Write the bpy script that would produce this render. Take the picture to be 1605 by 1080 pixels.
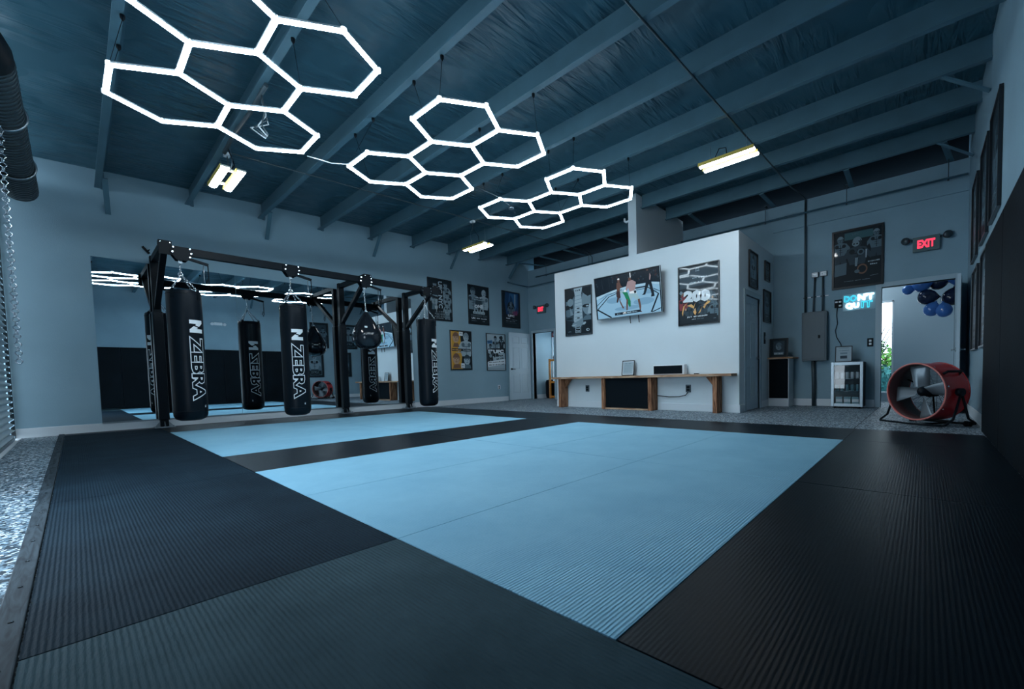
import bpy, bmesh, math, random
from math import sin, cos, pi, radians, sqrt
from mathutils import Vector, Matrix
random.seed(7)
for o in list(bpy.data.objects): bpy.data.objects.remove(o)
SC = bpy.context.scene
COL = SC.collection
# ------------------------------------------------------------------ camera
YAW, PIT, ROL = radians(41.11728), radians(-2.634835), radians(-1.333954)
FPX, CX, CY = 659.335, 873.648, 621.204
CAMZ = 0.675
f_ = Vector((cos(PIT)*cos(YAW), cos(PIT)*sin(YAW), sin(PIT)))
r_ = Vector((sin(YAW), -cos(YAW), 0)); u_ = r_.cross(f_)
r2 = cos(ROL)*r_ + sin(ROL)*u_; u2 = -sin(ROL)*r_ + cos(ROL)*u_
cd = bpy.data.cameras.new('camera'); cam = bpy.data.objects.new('camera', cd); COL.objects.link(cam)
m = Matrix((r2, u2, -f_)).transposed().to_4x4(); m.translation = (0, 0, CAMZ); cam.matrix_world = m
cd.sensor_fit = 'HORIZONTAL'; cd.sensor_width = 36; cd.lens = FPX*36/1605
cd.shift_x = -(CX-802.5)/1605; cd.shift_y = (CY-540)/1605; cd.clip_start = 0.02; cd.clip_end = 100
SC.camera = cam
# ------------------------------------------------------------------ world and view
W = bpy.data.worlds.new('daylight'); SC.world = W; W.use_nodes = True
nt = W.node_tree; nt.nodes.clear()
wo = nt.nodes.new('ShaderNodeOutputWorld'); bg = nt.nodes.new('ShaderNodeBackground')
bg.inputs[0].default_value = (0.70, 0.86, 1.0, 1); bg.inputs[1].default_value = 5.0
nt.links.new(bg.outputs[0], wo.inputs[0])
SC.view_settings.view_transform = 'Standard'; SC.view_settings.look = 'None'
SC.view_settings.exposure = 0.35; SC.view_settings.gamma = 1; SC.view_settings.use_curve_mapping = False
try:
    SC.cycles.max_bounces = 8; SC.cycles.diffuse_bounces = 4; SC.cycles.glossy_bounces = 4
    SC.cycles.sample_clamp_indirect = 4; SC.cycles.caustics_reflective = True; SC.cycles.use_denoising = True
except Exception: pass
HEX_POWER = 30.0
SHOP_POWER = 32.0

# ------------------------------------------------------------------ materials
MATS = {}
def mat(name, rgb=(.5, .5, .5), rough=.5, metal=0., spec=.5, emit=None, power=0., coat=0., bump=None, bstr=.2, bdist=.01, vary=None):
    if name in MATS: return MATS[name]
    M = bpy.data.materials.new(name); M.use_nodes = True; n = M.node_tree; b = n.nodes['Principled BSDF']
    b.inputs['Base Color'].default_value = (*rgb, 1); b.inputs['Roughness'].default_value = rough
    b.inputs['Metallic'].default_value = metal; b.inputs['Specular IOR Level'].default_value = spec
    b.inputs['Coat Weight'].default_value = coat; b.inputs['Coat Roughness'].default_value = .04
    if emit:
        b.inputs['Emission Color'].default_value = (*emit, 1); b.inputs['Emission Strength'].default_value = power
    if bump or vary:
        tc = n.nodes.new('ShaderNodeTexCoord'); mp = n.nodes.new('ShaderNodeMapping')
        n.links.new(tc.outputs['Object'], mp.inputs[0])
        if bump: mp.inputs['Scale'].default_value = bump
        tx = n.nodes.new('ShaderNodeTexNoise'); tx.inputs['Scale'].default_value = 1; tx.inputs['Detail'].default_value = 4
        n.links.new(mp.outputs[0], tx.inputs['Vector'])
        if bump:
            bp = n.nodes.new('ShaderNodeBump'); bp.inputs['Strength'].default_value = bstr; bp.inputs['Distance'].default_value = bdist
            n.links.new(tx.outputs['Fac'], bp.inputs['Height']); n.links.new(bp.outputs[0], b.inputs['Normal'])
        if vary:
            tx2 = n.nodes.new('ShaderNodeTexNoise'); tx2.inputs['Scale'].default_value = vary[0]; tx2.inputs['Detail'].default_value = 5
            n.links.new(tc.outputs['Object'], tx2.inputs['Vector'])
            cr = n.nodes.new('ShaderNodeValToRGB'); k = vary[1]
            cr.color_ramp.elements[0].position = .3; cr.color_ramp.elements[1].position = .7
            cr.color_ramp.elements[0].color = (*[c*(1-k) for c in rgb], 1); cr.color_ramp.elements[1].color = (*[min(1, c*(1+k)) for c in rgb], 1)
            n.links.new(tx2.outputs['Fac'], cr.inputs[0]); n.links.new(cr.outputs[0], b.inputs['Base Color'])
    MATS[name] = M; return M

WALL = mat('painted_stucco', (.245, .385, .465), .75, bump=(90, 90, 90), bstr=.35, bdist=.004, vary=(1.3, .06))
WALLB = mat('painted_stucco_back', (.24, .375, .455), .75, bump=(70, 70, 70), bstr=.5, bdist=.005, vary=(1.5, .08))
DRYWALL = mat('painted_drywall', (.64, .73, .78), .6, bump=(50, 50, 50), bstr=.08, vary=(1.1, .03))
DARKWALL = mat('dim_blue_drywall', (.16, .23, .29), .8)
TRIM = mat('white_trim_paint', (.66, .73, .78), .4)
DOORP = mat('door_paint', (.50, .62, .70), .42)
STEEL = mat('painted_roof_steel', (.068, .155, .205), .6, bump=(30, 30, 30), bstr=.1, vary=(3, .1))
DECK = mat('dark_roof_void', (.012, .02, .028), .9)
BLK = mat('black_powder_coat', (.004, .008, .012), .5, spec=.12)
BLKM = mat('black_matte', (.004, .008, .012), .8, spec=.1)
BLKG = mat('black_gloss_plastic', (.010, .013, .017), .12)
VINYL = mat('black_bag_vinyl', (.003, .007, .012), .38, spec=.16, bump=(60, 60, 60), bstr=.12, bdist=.003)
VINYLG = mat('glossy_black_bag_vinyl', (.012, .016, .022), .1, bump=(6, 6, 6), bstr=.25, bdist=.01)
WHT = mat('white_plastic', (.75, .8, .84), .4)
INK = mat('white_ink', (.80, .85, .88), .5)
CHROME = mat('chrome', (.75, .8, .84), .16, 1)
GREYM = mat('grey_metal', (.32, .38, .42), .35, .9)
GREYP = mat('grey_panel_paint', (.065, .10, .125), .45)
CONDUIT = mat('dark_conduit', (.05, .075, .09), .4, .3)
RED = mat('red_enamel', (.46, .006, .010), .32, coat=.2)
REDRIM = mat('worn_red_rim', (.55, .17, .15), .35)
MIRROR = mat('mirror_glass', (.74, .82, .86), .0, 1)
ORANGE = mat('orange_rack_enamel', (.72, .26, .03), .45)
BLUEB = mat('blue_balloon_rubber', (.05, .16, .46), .15)
NAVYB = mat('navy_balloon_rubber', (.010, .016, .045), .1)
GREEN = mat('leaf_green', (.07, .20, .03), .7, spec=.2, vary=(9, .5))
GREEN2 = mat('leaf_blue_green', (.015, .09, .085), .7, spec=.2, vary=(9, .5))
PADM = mat('dark_wall_padding', (.003, .007, .011), .7, spec=.12, bump=(40, 40, 40), bstr=.2, vary=(2, .3))

def wood(name, base, dark, axis):
    if name in MATS: return MATS[name]
    M = bpy.data.materials.new(name); M.use_nodes = True; n = M.node_tree; b = n.nodes['Principled BSDF']
    tc = n.nodes.new('ShaderNodeTexCoord'); mp = n.nodes.new('ShaderNodeMapping'); mp.inputs['Scale'].default_value = axis
    nz = n.nodes.new('ShaderNodeTexNoise'); nz.inputs['Scale'].default_value = 1; nz.inputs['Detail'].default_value = 6; nz.inputs['Distortion'].default_value = 1.2
    cr = n.nodes.new('ShaderNodeValToRGB'); cr.color_ramp.elements[0].position = .38; cr.color_ramp.elements[1].position = .6
    cr.color_ramp.elements[0].color = (*dark, 1); cr.color_ramp.elements[1].color = (*base, 1)
    n.links.new(tc.outputs['Object'], mp.inputs[0]); n.links.new(mp.outputs[0], nz.inputs['Vector']); n.links.new(nz.outputs['Fac'], cr.inputs[0])
    n.links.new(cr.outputs[0], b.inputs['Base Color']); b.inputs['Roughness'].default_value = .75; b.inputs['Specular IOR Level'].default_value = .2
    MATS[name] = M; return M
WOODV = wood('bench_wood_upright', (.40, .20, .11), (.13, .055, .03), (30, 30, 3))
WOODH = wood('bench_wood_top', (.52, .36, .24), (.28, .15, .09), (30, 3, 30))
STRIPW = wood('edge_strip_board', (.035, .052, .066), (.010, .018, .026), (40, 4, 4))

def tatami(name, c0, c1, axis, bstr, rough, spec=.2):
    """woven vinyl: ribs running across `axis`, broken up by short streaks along the rib"""
    M = bpy.data.materials.new(name); M.use_nodes = True; n = M.node_tree; b = n.nodes['Principled BSDF']
    tc = n.nodes.new('ShaderNodeTexCoord')
    wv = n.nodes.new('ShaderNodeTexWave'); wv.wave_type = 'BANDS'; wv.bands_direction = axis
    wv.inputs['Scale'].default_value = 24; wv.inputs['Distortion'].default_value = .9; wv.inputs['Detail'].default_value = 2; wv.inputs['Detail Scale'].default_value = 2
    mp = n.nodes.new('ShaderNodeMapping'); mp.inputs['Scale'].default_value = (170, 28, 1) if axis == 'X' else (28, 170, 1)
    nz = n.nodes.new('ShaderNodeTexNoise'); nz.inputs['Scale'].default_value = 1; nz.inputs['Detail'].default_value = 3
    n2 = n.nodes.new('ShaderNodeTexNoise'); n2.inputs['Scale'].default_value = 2.2; n2.inputs['Detail'].default_value = 7; n2.inputs['Roughness'].default_value = .65
    cr = n.nodes.new('ShaderNodeValToRGB'); cr.color_ramp.elements[0].position = .3; cr.color_ramp.elements[1].position = .72
    cr.color_ramp.elements[0].color = (*c0, 1); cr.color_ramp.elements[1].color = (*c1, 1)
    ad = n.nodes.new('ShaderNodeMath'); ad.operation = 'MULTIPLY_ADD'; ad.inputs[1].default_value = 1.3
    bp = n.nodes.new('ShaderNodeBump'); bp.inputs['Strength'].default_value = bstr; bp.inputs['Distance'].default_value = .003
    n.links.new(tc.outputs['Object'], mp.inputs[0]); n.links.new(mp.outputs[0], nz.inputs['Vector'])
    for t in (wv, n2): n.links.new(tc.outputs['Object'], t.inputs['Vector'])
    n.links.new(nz.outputs['Fac'], ad.inputs[0]); n.links.new(wv.outputs['Fac'], ad.inputs[2])
    n.links.new(ad.outputs[0], bp.inputs['Height']); n.links.new(bp.outputs[0], b.inputs['Normal'])
    n.links.new(n2.outputs['Fac'], cr.inputs[0]); n.links.new(cr.outputs[0], b.inputs['Base Color'])
    b.inputs['Roughness'].default_value = rough; b.inputs['Specular IOR Level'].default_value = spec
    MATS[name] = M; return M
MAT_BLUE = tatami('blue_tatami_vinyl', (.20, .44, .60), (.26, .52, .67), 'Y', .55, .55)
MAT_SHEEN = tatami('black_tatami_vinyl_sheen', (.022, .047, .060), (.050, .090, .110), 'X', .8, .8, .1)  # lighter base colour stands in for rib sheen on the nearest black mat
MAT_BLKY = tatami('black_tatami_vinyl_ribs_deep', (.004, .012, .021), (.010, .025, .039), 'X', .6, .8, .08)
MAT_BLKX = tatami('black_tatami_vinyl_ribs_wide', (.0018, .0055, .0095), (.0035, .0095, .015), 'Y', .13, .38, .10)

def flake():
    M = bpy.data.materials.new('epoxy_flake_floor'); M.use_nodes = True; n = M.node_tree; b = n.nodes['Principled BSDF']
    tc = n.nodes.new('ShaderNodeTexCoord'); vo = n.nodes.new('ShaderNodeTexVoronoi'); vo.inputs['Scale'].default_value = 75
    cr = n.nodes.new('ShaderNodeValToRGB'); cr.color_ramp.interpolation = 'CONSTANT'
    e = cr.color_ramp.elements; e[0].position = 0; e[0].color = (.012, .025, .038, 1); e[1].position = .35; e[1].color = (.07, .12, .16, 1)
    x = e.new(.55); x.color = (.20, .29, .36, 1); x = e.new(.82); x.color = (.62, .70, .76, 1)
    sp = n.nodes.new('ShaderNodeSeparateColor'); n.links.new(tc.outputs['Object'], vo.inputs['Vector'])
    n.links.new(vo.outputs['Color'], sp.inputs[0]); n.links.new(sp.outputs[0], cr.inputs[0]); n.links.new(cr.outputs[0], b.inputs['Base Color'])
    bp = n.nodes.new('ShaderNodeBump'); bp.inputs['Strength'].default_value = .15; bp.inputs['Distance'].default_value = .003
    n.links.new(sp.outputs[1], bp.inputs['Height']); n.links.new(bp.outputs[0], b.inputs['Normal'])
    b.inputs['Roughness'].default_value = .5; b.inputs['Specular IOR Level'].default_value = .3; MATS['flake'] = M; return M
FLAKE = flake()
def blanket():
    M = bpy.data.materials.new('vinyl_insulation_blanket'); M.use_nodes = True; n = M.node_tree; b = n.nodes['Principled BSDF']
    tc = n.nodes.new('ShaderNodeTexCoord'); mp = n.nodes.new('ShaderNodeMapping'); mp.inputs['Scale'].default_value = (1.5, 10, 1)
    nz = n.nodes.new('ShaderNodeTexNoise'); nz.inputs['Scale'].default_value = 1; nz.inputs['Detail'].default_value = 3; nz.inputs['Distortion'].default_value = .8
    n2 = n.nodes.new('ShaderNodeTexNoise'); n2.inputs['Scale'].default_value = 1.3; n2.inputs['Detail'].default_value = 2
    cr = n.nodes.new('ShaderNodeValToRGB'); cr.color_ramp.elements[0].position = .40; cr.color_ramp.elements[1].position = .70
    mu = n.nodes.new('ShaderNodeMath'); mu.operation = 'MULTIPLY'
    bp = n.nodes.new('ShaderNodeBump'); bp.inputs['Strength'].default_value = 1.; bp.inputs['Distance'].default_value = .11
    n.links.new(tc.outputs['Object'], mp.inputs[0]); n.links.new(mp.outputs[0], nz.inputs['Vector']); n.links.new(tc.outputs['Object'], n2.inputs['Vector'])
    n.links.new(n2.outputs['Fac'], cr.inputs[0]); n.links.new(nz.outputs['Fac'], mu.inputs[0]); n.links.new(cr.outputs[0], mu.inputs[1])
    n.links.new(mu.outputs[0], bp.inputs['Height']); n.links.new(bp.outputs[0], b.inputs['Normal'])
    b.inputs['Base Color'].default_value = (.036, .108, .150, 1); b.inputs['Roughness'].default_value = .38
    return M
BLANKET = blanket()

# ------------------------------------------------------------------ mesh helpers
class MB:
    """collects shapes for one mesh"""
    def __init__(s): s.bm = bmesh.new(); s.mats = []
    def slot(s, m):
        if m is None: return 0
        if m not in s.mats: s.mats.append(m)
        return s.mats.index(m)
    def face(s, vs, m=None, smooth=False):
        try: f = s.bm.faces.new(vs)
        except ValueError: return None
        f.material_index = s.slot(m); f.smooth = smooth; return f
    def box(s, x0, x1, y0, y1, z0, z1, m=None, M=None):
        P = [Vector((x, y, z)) for z in (z0, z1) for y in (y0, y1) for x in (x0, x1)]
        if M: P = [M @ p for p in P]
        v = [s.bm.verts.new(p) for p in P]
        for q in ((0, 2, 3, 1), (4, 5, 7, 6), (0, 1, 5, 4), (2, 6, 7, 3), (0, 4, 6, 2), (1, 3, 7, 5)): s.face([v[i] for i in q], m)
        return s
    def beam(s, a, b, w, h, m=None, up=(0, 0, 1)):
        a = Vector(a); b = Vector(b); d = (b-a); L = d.length; d.normalize(); upv = Vector(up)
        if abs(d.dot(upv)) > .98: upv = Vector((1, 0, 0))
        sd = d.cross(upv).normalized(); u = sd.cross(d)
        M = Matrix((sd, d, u)).transposed().to_4x4(); M.translation = a
        return s.box(-w/2, w/2, 0, L, -h/2, h/2, m, M)
    def prism(s, pts, ext, m=None):
        """pts: list of 3d points (planar loop); ext: vector"""
        e = Vector(ext); a = [s.bm.verts.new(Vector(p)) for p in pts]; b = [s.bm.verts.new(Vector(p)+e) for p in pts]
        n = len(pts); s.face(a[::-1], m); s.face(b, m)
        for i in range(n): s.face([a[i], a[(i+1) % n], b[(i+1) % n], b[i]], m)
        return s
    def tube(s, pts, r, m=None, seg=8, closed=False, caps=True, smooth=True):
        P = [Vector(p) for p in pts]; n = len(P); rings = []; prev = None
        for i in range(n):
            if closed: t = (P[(i+1) % n]-P[i-1])
            else: t = P[min(i+1, n-1)]-P[max(i-1, 0)]
            t.normalize()
            if prev is None:
                a = Vector((0, 0, 1)) if abs(t.z) < .9 else Vector((1, 0, 0)); u = t.cross(a).normalized()
            else: u = (prev - t*prev.dot(t)); u = u.normalized() if u.length > 1e-6 else t.orthogonal().normalized()
            prev = u; w = t.cross(u); rr = r[i] if isinstance(r, (list, tuple)) else r
            rings.append([s.bm.verts.new(P[i]+rr*(cos(2*pi*k/seg)*u+sin(2*pi*k/seg)*w)) for k in range(seg)])
        for i in range(n if closed else n-1):
            A, B = rings[i], rings[(i+1) % n]
            for k in range(seg): s.face([A[k], A[(k+1) % seg], B[(k+1) % seg], B[k]], m, smooth)
        if caps and not closed: s.face(rings[0][::-1], m); s.face(rings[-1], m)
        return s
    def cyl(s, a, b, r, m=None, seg=16, r2=None): return s.tube([a, b], [r, r if r2 is None else r2], m, seg)
    def lathe(s, prof, m=None, seg=28, M=None, smooth=True):
        """prof: (r,z) list around local z"""
        rings = []
        for r, z in prof:
            if r < 1e-5: rings.append([s.bm.verts.new((M or Matrix()) @ Vector((0, 0, z)))])
            else: rings.append([s.bm.verts.new((M or Matrix()) @ Vector((r*cos(2*pi*k/seg), r*sin(2*pi*k/seg), z))) for k in range(seg)])
        for A, B in zip(rings, rings[1:]):
            for k in range(seg):
                k2 = (k+1) % seg
                if len(A) == 1 and len(B) == 1: continue
                if len(A) == 1: s.face([A[0], B[k2], B[k]], m, smooth)
                elif len(B) == 1: s.face([A[k], A[k2], B[0]], m, smooth)
                else: s.face([A[k], A[k2], B[k2], B[k]], m, smooth)
        return s
    def ball(s, c, r, m=None, sc=(1, 1, 1), seg=16, n=10):
        M = Matrix.Translation(c) @ Matrix.Diagonal((*sc, 1))
        return s.lathe([(r*sin(pi*i/n), -r*cos(pi*i/n)) for i in range(n+1)], m, seg, M)
    def torus(s, c, R, r, axis=(0, 0, 1), m=None, seg=12, rs=5, sc=1., ang0=0., ang1=2*pi):
        ax = Vector(axis).normalized(); u = ax.orthogonal().normalized(); w = ax.cross(u); c = Vector(c)
        full = abs(ang1-ang0-2*pi) < 1e-6
        N = seg if full else seg+1
        P = [c+R*(cos(ang0+(ang1-ang0)*k/seg)*u+sc*sin(ang0+(ang1-ang0)*k/seg)*w) for k in range(N)]
        return s.tube(P, r, m, rs, closed=full)
    def build(s, name, m=None, parent=None, local=True, bevel=0., loc=None):
        """mesh object; with local=False vertices are world coordinates and are moved into the parent's space"""
        if parent is not None and not local:
            inv = WM[parent.name].inverted(); bmesh.ops.transform(s.bm, matrix=inv, verts=s.bm.verts)
        me = bpy.data.meshes.new(name)
        bmesh.ops.recalc_face_normals(s.bm, faces=s.bm.faces)
        s.bm.to_mesh(me); s.bm.free()
        for x in (s.mats or [m]): me.materials.append(x)
        o = bpy.data.objects.new(name, me); COL.objects.link(o)
        if parent: o.parent = parent
        if parent and parent.name in WM: WM[o.name] = WM[parent.name].copy()
        else: WM[o.name] = Matrix()
        if loc is not None: o.location = loc
        if bevel:
            b = o.modifiers.new('bevel', 'BEVEL'); b.width = bevel; b.segments = 2; b.limit_method = 'ANGLE'; b.angle_limit = radians(40)
        return o
WM = {}
def tag(o, label=None, cat=None, group=None, kind=None):
    if label: o['label'] = label
    if cat: o['category'] = cat
    if group: o['group'] = group
    if kind: o['kind'] = kind
    return o
def thing(name, label, cat, loc=(0, 0, 0), R=None, group=None):
    o = bpy.data.objects.new(name, None); COL.objects.link(o); o.empty_display_size = .1
    M = (R.to_4x4() if R else Matrix()); M = Matrix.Translation(loc) @ M
    o.matrix_world = M; WM[o.name] = M.copy()
    return tag(o, label, cat, group)
def dup(o, parent=None, M=None, label=None, group=None):
    c = o.copy(); COL.objects.link(c)
    if parent: c.parent = parent
    if M is not None: c.matrix_world = M; WM[c.name] = M.copy()
    if label: c['label'] = label
    if group: c['group'] = group
    for ch in [x for x in bpy.data.objects if x.parent == o]: dup(ch, c)
    return c
def struct(o): o['kind'] = 'structure'; return o
def rotz(a): return Matrix.Rotation(a, 3, 'Z')
def facing(d):
    X, Y, Z = {'-y': ((1, 0, 0), (0, 0, 1), (0, -1, 0)), '-x': ((0, -1, 0), (0, 0, 1), (-1, 0, 0)), '+y': ((-1, 0, 0), (0, 0, 1), (0, 1, 0)), '+x': ((0, 1, 0), (0, 0, 1), (1, 0, 0))}[d]
    return Matrix((X, Y, Z)).transposed()

_tc = {}
def text_geo(s, offset=0., res=3, track=1.):
    key = (s, offset, res, track)
    if key in _tc: return _tc[key]
    cu = bpy.data.curves.new('t', 'FONT'); cu.body = s; cu.size = 1; cu.resolution_u = res; cu.offset = offset; cu.space_character = track
    cu.align_x = 'LEFT'; ob = bpy.data.objects.new('t', cu); COL.objects.link(ob)
    dg = bpy.context.evaluated_depsgraph_get(); me = bpy.data.meshes.new_from_object(ob.evaluated_get(dg))
    V = [(v.co.x, v.co.y) for v in me.vertices]; F = [list(p.vertices) for p in me.polygons]
    bpy.data.objects.remove(ob); bpy.data.meshes.remove(me)
    if not V: V = [(0, 0)]
    x0 = min(v[0] for v in V); x1 = max(v[0] for v in V); y0 = min(v[1] for v in V); y1 = max(v[1] for v in V)
    _tc[key] = (V, F, (x0, x1, y0, y1)); return _tc[key]
def add_text(mb, s, m, fn, w=None, h=None, offset=0., res=3, box_from=None):
    """maps text centred in w x h; fn(x,y)->3d point"""
    V, F, bb = text_geo(s, offset, res)
    if box_from is not None: bb = text_geo(s, box_from, res)[2]
    x0, x1, y0, y1 = bb; sx = w/(x1-x0); sy = h/(y1-y0)
    vs = [mb.bm.verts.new(fn((x-(x0+x1)/2)*sx, (y-(y0+y1)/2)*sy)) for x, y in V]
    for f in F: mb.face([vs[i] for i in f], m)

# ------------------------------------------------------------------ art for prints
def C(name, rgb, rough=.45):
    return mat('print_'+name, rgb, rough, spec=.15, coat=.5)
PK = C('black', (.012, .02, .027)); PD = C('dark_blue_grey', (.035, .06, .08)); PG = C('slate', (.10, .16, .20)); PL = C('pale_grey', (.36, .46, .52))
PW = C('white', (.72, .79, .83)); PN = C('navy', (.015, .06, .15)); PB = C('mid_blue', (.04, .16, .33)); PY = C('ochre', (.62, .33, .05)); PS = C('tan', (.50, .33, .22))
PR = C('brown', (.20, .11, .075)); PO = C('gold', (.78, .45, .16)); PT = C('teal_grey', (.05, .13, .15)); PRD = C('dull_red', (.25, .05, .06)); PM = C('mid_grey', (.19, .27, .32))
class Art:
    def __init__(s, w, h, z=.004): s.mb = MB(); s.w = w; s.h = h; s.z = z; s.k = 0
    def lay(s): s.k += 1; return s.z + s.k*.00012
    def pt(s, x, y, z): return Vector(((x-.5)*s.w, y*s.h, z))
    def clip(s, pts):
        for ax, lim, sg in ((0, .015, 1), (0, .985, -1), (1, .012, 1), (1, .988, -1)):
            out = []
            for i in range(len(pts)):
                p, q = pts[i-1], pts[i]; a, b = (p[ax]-lim)*sg >= 0, (q[ax]-lim)*sg >= 0
                if a != b: t = (lim-p[ax])/(q[ax]-p[ax]); out.append((p[0]+t*(q[0]-p[0]), p[1]+t*(q[1]-p[1])))
                if b: out.append(q)
            pts = out
            if len(pts) < 3: return []
        return pts
    def poly(s, pts, m):
        pts = s.clip(pts)
        if not pts: return s
        z = s.lay(); s.mb.face([s.mb.bm.verts.new(s.pt(x, y, z)) for x, y in pts], m); return s
    def rect(s, x0, y0, x1, y1, m): return s.poly([(x0, y0), (x1, y0), (x1, y1), (x0, y1)], m)
    def ell(s, cx, cy, rx, ry, m, rot=0, n=18):
        a = radians(rot); k = s.w/s.h
        return s.poly([(cx+rx*cos(t)*cos(a)-ry*sin(t)*sin(a)/k, cy+rx*cos(t)*sin(a)*k+ry*sin(t)*cos(a)) for t in [2*pi*i/n for i in range(n)]], m)
    def text(s, t, cx, cy, w, h, m, rot=0, offset=.015):
        z = s.lay(); a = radians(rot); W_, H_ = w*s.w, h*s.h
        if abs(rot) > 60: W_, H_ = h*s.h, w*s.w
        add_text(s.mb, t, m, lambda x, y: Vector(((cx-.5)*s.w + x*cos(a)-y*sin(a), cy*s.h + x*sin(a)+y*cos(a), z)), W_, H_, offset, 2)
        return s
    def scribble(s, words, cx, cy, w, h, m, rot=0, offset=0):
        """a line of print too small to read in the photo: uneven letter-sized dashes; words = word lengths"""
        n = sum(words)+len(words)-1; rg = random.Random(n*7+int(cx*100)); a = radians(rot); q = s.w/s.h; i = 0
        for wl in words:
            for k in range(wl):
                x0 = -w/2+w*(i+k)/n; x1 = x0+w/n*.72; y1 = h*rg.uniform(.1, .5); y0 = -h*rg.uniform(.2, .5)
                s.poly([(cx+x*cos(a)-y*sin(a)/q, cy+x*sin(a)*q+y*cos(a)) for x, y in ((x0, y0), (x1, y0), (x1, y1), (x0, y1))], m)
            i += wl+1
        return s
    def head(s, cx, cy, r, skin, dark, hair=None):
        ry = r*s.w/s.h*1.3
        s.ell(cx, cy, r, ry, skin)
        if hair: s.poly([(cx+r*1.04*cos(t), cy+ry*1.05*sin(t)) for t in [radians(12+156*i/10) for i in range(11)]], hair)
        s.ell(cx-.38*r, cy+.08*ry, .22*r, .09*ry, dark); s.ell(cx+.38*r, cy+.08*ry, .22*r, .09*ry, dark)
        s.poly([(cx, cy+.1*ry), (cx+.16*r, cy-.28*ry), (cx-.1*r, cy-.28*ry)], dark)
        s.ell(cx, cy-.52*ry, .34*r, .07*ry, dark); s.poly([(cx+.55*r, cy+.7*ry), (cx+r, cy), (cx+.5*r, cy-.85*ry), (cx+.75*r, cy)], dark)
        return s
    def fighter(s, cx, cy, k, skin, dark, shorts, hair=None, arms=1):
        """bust and torso; k = head radius in width units, cy = head centre"""
        q = k*s.w/s.h
        s.poly([(cx-2.5*k, cy-2.6*q), (cx-1.9*k, cy-1.5*q), (cx-.6*k, cy-1.1*q), (cx+.6*k, cy-1.1*q), (cx+1.9*k, cy-1.5*q), (cx+2.5*k, cy-2.6*q), (cx+1.5*k, cy-6*q), (cx-1.5*k, cy-6*q)], skin)
        s.poly([(cx-1.5*k, cy-2.7*q), (cx+1.5*k, cy-2.7*q), (cx+1.3*k, cy-2.95*q), (cx-1.3*k, cy-2.95*q)], dark)
        s.poly([(cx-.06*k, cy-1.7*q), (cx+.1*k, cy-1.7*q), (cx+.1*k, cy-5.5*q), (cx-.1*k, cy-5.5*q)], dark)
        for j in (3.6, 4.4): s.ell(cx, cy-j*q, .8*k, .07*q, dark)
        s.poly([(cx-1.6*k, cy-5.7*q), (cx+1.6*k, cy-5.7*q), (cx+2*k, cy-9*q), (cx+.2*k, cy-9*q), (cx, cy-7.4*q), (cx-.2*k, cy-9*q), (cx-2*k, cy-9*q)], shorts)
        if arms:
            for g in (-1, 1):
                s.poly([(cx+g*1.8*k, cy-1.5*q), (cx+g*2.9*k, cy-3*q), (cx+g*2.9*k, cy-4.6*q), (cx+g*1.2*k, cy-2.8*q), (cx+g*1.3*k, cy-2.2*q), (cx+g*2.1*k, cy-3.5*q)], skin)
                s.ell(cx+g*1.1*k, cy-2.3*q, .62*k, .62*q, dark)
        return s.head(cx, cy, k, skin, dark, hair)
def frame(root, w, h, fm, fw=.022, d=.03, art=None, backer=PK, glassy=True):
    """picture frame: moulding, backing print mesh. local X right, Y up, Z out; origin bottom centre"""
    mb = MB()
    for x0, x1, y0, y1 in ((-w/2, w/2, 0, fw), (-w/2, w/2, h-fw, h), (-w/2, -w/2+fw, fw, h-fw), (w/2-fw, w/2, fw, h-fw)): mb.box(x0, x1, y0, y1, 0.001, d)
    mb.build('frame_moulding', fm, root, bevel=.003)
    if art is None: art = Art(w, h, d-.018)
    art.mb.box(-w/2+fw*.5, w/2-fw*.5, fw*.5, h-fw*.5, .002, d-.018+.00005, backer)
    art.mb.build('print', None, root)
FRM = mat('black_frame_moulding', (.010, .014, .019), .3)

# ------------------------------------------------------------------ the room
XL, XB, YR, YM, XT, YS = -.56, 9.44, -.5, 9.36, 7.33, 2.34
def roofz(x): return 3.64+.042*x
PX = [.405+1.023*i for i in range(-1, 9)]
mb = MB(); mb.box(XL-.6, 14, -3, YM+.2, -.1, 0); struct(mb.build('floor', FLAKE))
mb = MB(); mb.box(XL-.2, 8.62, YR-.15, YM+.12, 0, .03)
o = struct(mb.build('ceiling', BLANKET))
for v in o.data.vertices: v.co.z += roofz(v.co.x)+.27
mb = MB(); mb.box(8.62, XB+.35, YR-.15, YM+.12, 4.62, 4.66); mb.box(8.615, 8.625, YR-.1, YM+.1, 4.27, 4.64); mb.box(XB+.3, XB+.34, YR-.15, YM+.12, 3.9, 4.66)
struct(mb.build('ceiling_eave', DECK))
mb = MB(); mb.box(XL-.2, XB+.4, YM, YM+.12, -.02, 4.7); struct(mb.build('wall_mirror_side', WALL))
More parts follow.
